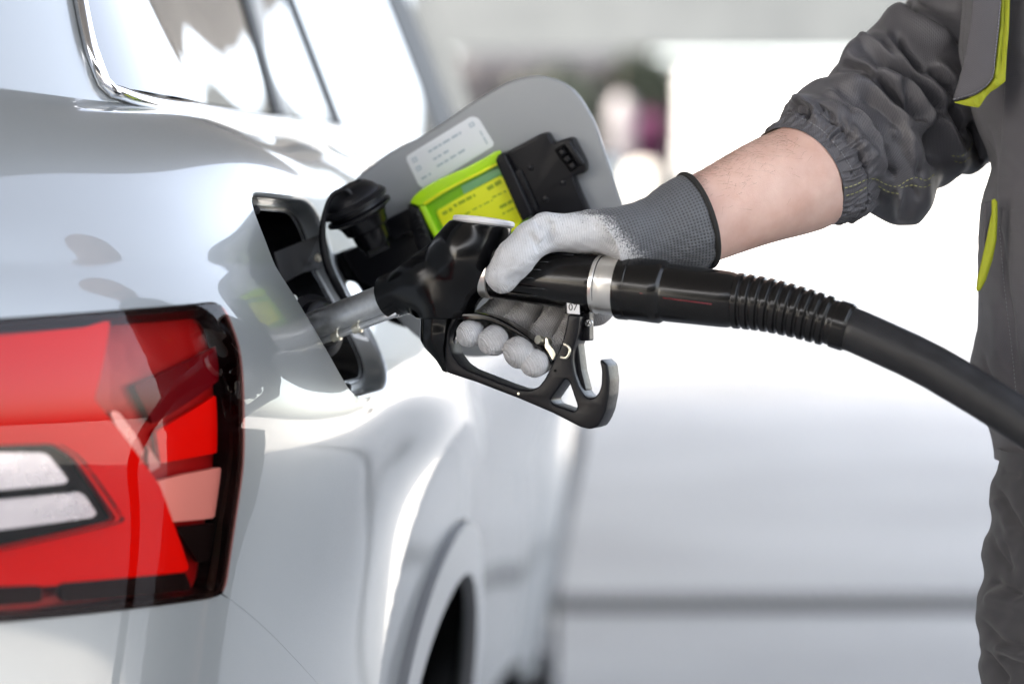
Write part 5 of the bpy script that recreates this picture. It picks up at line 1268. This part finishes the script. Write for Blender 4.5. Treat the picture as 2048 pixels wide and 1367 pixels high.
jp = [(2215, -690), (2205, -620), (2110, -570), (2010, -420), (1960, -250), (1940, -120), (1932, 0), (1926, 120), (1950, 215), (1975, 280), (1989, 330), (1975, 385), (1969, 420), (1966, 500), (1965, 620), (1962, 680), (1949, 742), (1958, 800), (1988, 858), (1996, 900), (1997, 921)]
plx, ply = [2030, 2012, 2010, 2004, 1999, 1996], [-300, 0, 170, 260, 340, 410]
def jstep(x, y):
    e = np.interp(y, ply, plx); w_ = np.clip((420-y)/60, 0, 1); return .004*np.clip((x-e)/5, 0, 1)*w_
JF = [([(1990, 420), (2010, 520), (2020, 640), (2040, 760)], 10, -2.5), ([(2000, 600), (2015, 690), (2020, 740)], 14, -3), ([(1985, 600), (1995, 680), (2000, 720)], 12, 2.5), ([(1965, 700), (1985, 760), (2015, 780)], 12, -3),
 ([(1975, 250), (1985, 300), (1990, 340)], 8, -2), ([(1996, 430), (2008, 560), (2026, 720), (2032, 800)], 4, -1.2), ([(1995, 905), (2048, 908)], 3, -.8)]
jk = loft('jacket', jp, 1.895, ([-690, -620, -570, -300, 0, 300, 921], [.062, .068, .115, .17, .19, .185, .175]), .14, M['cloth2'], pr, 420, 420, JF, .0018, 11, jstep)
V = []
TJ = bvh(jk)
def drape(name, outl, m, par, off, th, rnd=0, res=26, F_=None, base=None):
    """a cloth piece cut to an outline and laid on / off the jacket"""
    xs = [p[0] for p in outl]; ys = [p[1] for p in outl]; f = sdpoly(rounded(outl, rnd, 4) if rnd else outl)
    def fn(s, z, o=0.0):
        out = []
        for a, b in zip(s, z):
            Y = base(a, b) if base else 1.8
            p = P(a, b, Y-o); out.append(tuple(p))
        return np.array(out)
    k = .9
    return patch(name, lambda s, z, o=0.0: fn(s, z, o+off+(folds(s, z, F_) if F_ else 0)), lambda s, z: f(s, z), min(xs)-1, max(xs)+1, min(ys)-1, max(ys)+1, (max(xs)-min(xs)+2)/res, (max(ys)-min(ys)+2)/(res*2), m, par, lip=0) if False else _drape(name, fn, f, xs, ys, m, par, off, th, res, F_)
def _drape(name, fn, f, xs, ys, m, par, off, th, res, F_):
    ns, nz = res, res*2; s = np.linspace(min(xs)-1, max(xs)+1, ns); z = np.linspace(min(ys)-1, max(ys)+1, nz); S, Z = np.meshgrid(s, z, indexing='ij'); S = S.ravel(); Z = Z.ravel(); D = f(S, Z); D = np.where(np.abs(D) < 1e-7, 1e-7, D)
    P2 = list(zip(S, Z)); cut = {}; Fc = []; I = np.arange(ns*nz).reshape(ns, nz); pos = D > 0
    q = np.stack([I[:-1, :-1], I[1:, :-1], I[1:, 1:], I[:-1, 1:]], -1).reshape(-1, 4)
    def cross(a, b):
        k = (min(a, b), max(a, b))
        if k not in cut:
            t = D[a]/(D[a]-D[b]); P2.append((S[a]+(S[b]-S[a])*t, Z[a]+(Z[b]-Z[a])*t)); cut[k] = len(P2)-1
        return cut[k]
    for fa_ in q[pos[q].any(1)].tolist():
        poly = []
        for i in range(4):
            a, b = fa_[i], fa_[(i+1) % 4]
            if pos[a]: poly.append(a)
            if pos[a] != pos[b]: poly.append(cross(a, b))
        if len(poly) > 2: Fc.append(tuple(poly))
    used = sorted({i for g in Fc for i in g}); mp = {u: i for i, u in enumerate(used)}; A = np.array([P2[u] for u in used]); Fc = [tuple(mp[i] for i in g) for g in Fc]
    hh = folds(A[:, 0], A[:, 1], F_) if F_ else np.zeros(len(A))
    dg_ = np.clip(f(A[:, 0], A[:, 1])/4, 0, 1); puff = np.sqrt(1-(1-dg_)**2)*th/2
    top = fn(A[:, 0], A[:, 1], 0)-np.array([0, 1, 0])*(off+hh+puff)[:, None]; bot = fn(A[:, 0], A[:, 1], 0)-np.array([0, 1, 0])*(off+hh-puff)[:, None]
    n = len(A); V = np.vstack([top, bot]); ed = {}
    for g in Fc:
        for i in range(len(g)): ed[(g[i], g[(i+1) % len(g)])] = 1
    F2 = Fc+[tuple(n+i for i in g[::-1]) for g in Fc]+[(b, a, a+n, b+n) for (a, b) in ed if (b, a) not in ed]
    uvm = np.stack([V[:, 2], V[:, 0], 0*V[:, 0]], -1)
    o = mk(name, V, F2, m, par, uv=uvm)
    me = o.data; bm = bmesh.new(); bm.from_mesh(me); bmesh.ops.recalc_face_normals(bm, faces=bm.faces); bm.to_mesh(me); bm.free(); return o
def jy(a, b):
    p, n = hit(TJ, a, b)
    return p.y if p is not None else 1.90
def flapY(a, b): # the flap stands off the chest towards its free edge
    t = np.clip((2012-a)/105, 0, 1); return 1.795+.02*t
drape('chest_flap', [(1946, -60), (1942, 0), (1938, 50), (1930, 95), (1921, 140), (1911, 178), (1903, 203), (1925, 197), (1952, 187), (1972, 172), (1984, 157), (1990, 110), (1997, 50), (2003, -60)], M['cloth2'], jk, .004, .0028, base=flapY, res=36, F_=[([(1960, -40), (1955, 80), (1950, 160)], 25, 2)])
drape('flap_lining', [(1904, 205), (1928, 199), (1953, 189), (1973, 174), (1985, 158), (1991, 110), (1998, 50), (2004, -60), (2022, -60), (2018, 60), (2013, 120), (2011, 163), (1996, 175), (1980, 185), (1968, 200), (1958, 216), (1935, 212)], M['limecloth'], jk, .0, .0035, base=flapY, res=44,
      F_=[([(1985, 160), (1992, 175)], 5, 2.5), ([(1968, 180), (1974, 196)], 3, -2), ([(1956, 192), (1960, 208)], 3, -2), ([(1945, 196), (1948, 210)], 3, 1.5), ([(2010, -40), (2008, 60), (2000, 150)], 4, -3), ([(1998, 60), (1992, 130), (1986, 156)], 3, 2)])
def py_(a, b): return 1.80+.0*a
drape('pocket_zip', [(1983, 399), (1990, 397), (1995, 404), (1995, 440), (1993, 480), (1985, 520), (1972, 560), (1961, 580), (1955, 583), (1952, 577), (1955, 555), (1962, 525), (1970, 490), (1978, 450), (1983, 425)], M['limecloth'], jk, .0, .004, base=lambda a, b: 1.835, res=24, F_=[([(1990, 410), (1986, 480), (1962, 565)], 4, 1.5)])
drape('pocket_welt', [(1968, 404), (1985, 400), (1984, 425), (1975, 460), (1968, 500), (1966, 470)], M['cloth2'], jk, .0, .003, base=lambda a, b: 1.845, res=18)
def dstitch(pts, Y, m, par, st=7, ln=4.6, r_=.0003):
    q = smoothpath([(a, b, 0) for a, b in pts], 300)[:, :2]; L = np.r_[0, np.cumsum(np.linalg.norm(np.diff(q, axis=0), axis=1))]; t = 0; V = []; Fc = []
    while t < L[-1]-ln:
        p0, p1 = [P(np.interp(v, L, q[:, 0]), np.interp(v, L, q[:, 1]), Y(np.interp(v, L, q[:, 0]), np.interp(v, L, q[:, 1]))) for v in (t, t+ln)]; t += st
        d = (p1-p0).normalized(); n0 = Vector((0, -1, 0)); s_ = d.cross(n0).normalized(); k = len(V)
        for c in (p0, p1):
            for an in range(5): V.append(tuple(c+(s_*math.cos(an*1.2566)+n0*math.sin(an*1.2566))*r_))
        for an in range(5): Fc.append((k+an, k+(an+1) % 5, k+5+(an+1) % 5, k+5+an))
    mk('edge_stitches', V, Fc, m, par, kind='stuff')
dstitch([(1908, 199), (1952, 184), (1975, 168), (1984, 155), (1990, 110), (1998, 40), (2002, 0)], lambda a, b: flapY(a, b)-.0056, M['gthread'], jk)
stitches(TJ, [(1999, 450), (2008, 560), (2024, 700), (2034, 800)], jk, M['gthread'], st=8, ln=5, r_=.00035)
# --- trousers and boots
tp_ = [(2003, 900), (2002, 931), (1990, 965), (1986, 1066), (1972, 1105), (1968, 1161), (1959, 1189), (1957, 1240), (1960, 1296), (1966, 1367), (1975, 1600), (1985, 2000), (1995, 2500), (2000, 3010)]
TF = [([(1988, 968), (2010, 1000), (2035, 1040), (2060, 1100)], 10, -4), ([(1990, 990), (2012, 1030), (2030, 1070)], 12, 3), ([(1985, 1066), (2000, 1110), (2020, 1150)], 9, -3.5), ([(1975, 1158), (2000, 1168), (2048, 1190)], 13, -6),
 ([(1972, 1190), (2005, 1205), (2048, 1215)], 13, 4), ([(1965, 1240), (1985, 1270), (2020, 1290), (2060, 1288)], 10, -4), ([(1962, 1298), (1985, 1330), (2015, 1367)], 10, -6), ([(1990, 1310), (2020, 1322), (2060, 1335)], 11, -5), ([(1985, 1290), (2020, 1306), (2050, 1310)], 9, 3), ([(2010, 1080), (2018, 1140)], 9, -3), ([(2000, 940), (2040, 950)], 10, -2)]
lg = loft('trousers', tp_, 1.86, ([900, 1400, 3010], [.105, .095, .075]), .18, M['trouser'], pr, 520, 260, TF, .0030, 21, sq=2.1)
tp2 = [(a+18, b) for a, b in tp_]
loft('trousers', [(x_, y_) for x_, y_ in tp2[:9]]+[(2015, 1367), (2010, 1800), (2000, 2600), (1995, 2830)], 2.05, ([900, 1400, 2830], [.105, .095, .075]), .18, M['trouser'], pr, 260, 200, None, .002, 25, sq=2.1)
for yb, xb in ((1.86, .47), (2.05, .50)):
    sdf_mesh(lambda p, xb=xb, yb=yb: np.maximum(smin(smin(cap(p, np.array([xb-.02, yb, .055]), np.array([xb-.13, yb-.03, .045]), .052, .045), cap(p, np.array([xb, yb, .06]), np.array([xb, yb, .20]), .055, .056), .03), cap(p, np.array([xb+.03, yb, .05]), np.array([xb, yb, .06]), .045, .05), .02), .0-p[:, 2]+.002),
             (xb-.25, yb-.12, -.01), (xb+.15, yb+.12, .28), .008, 'boot', M['rubber'], pr)
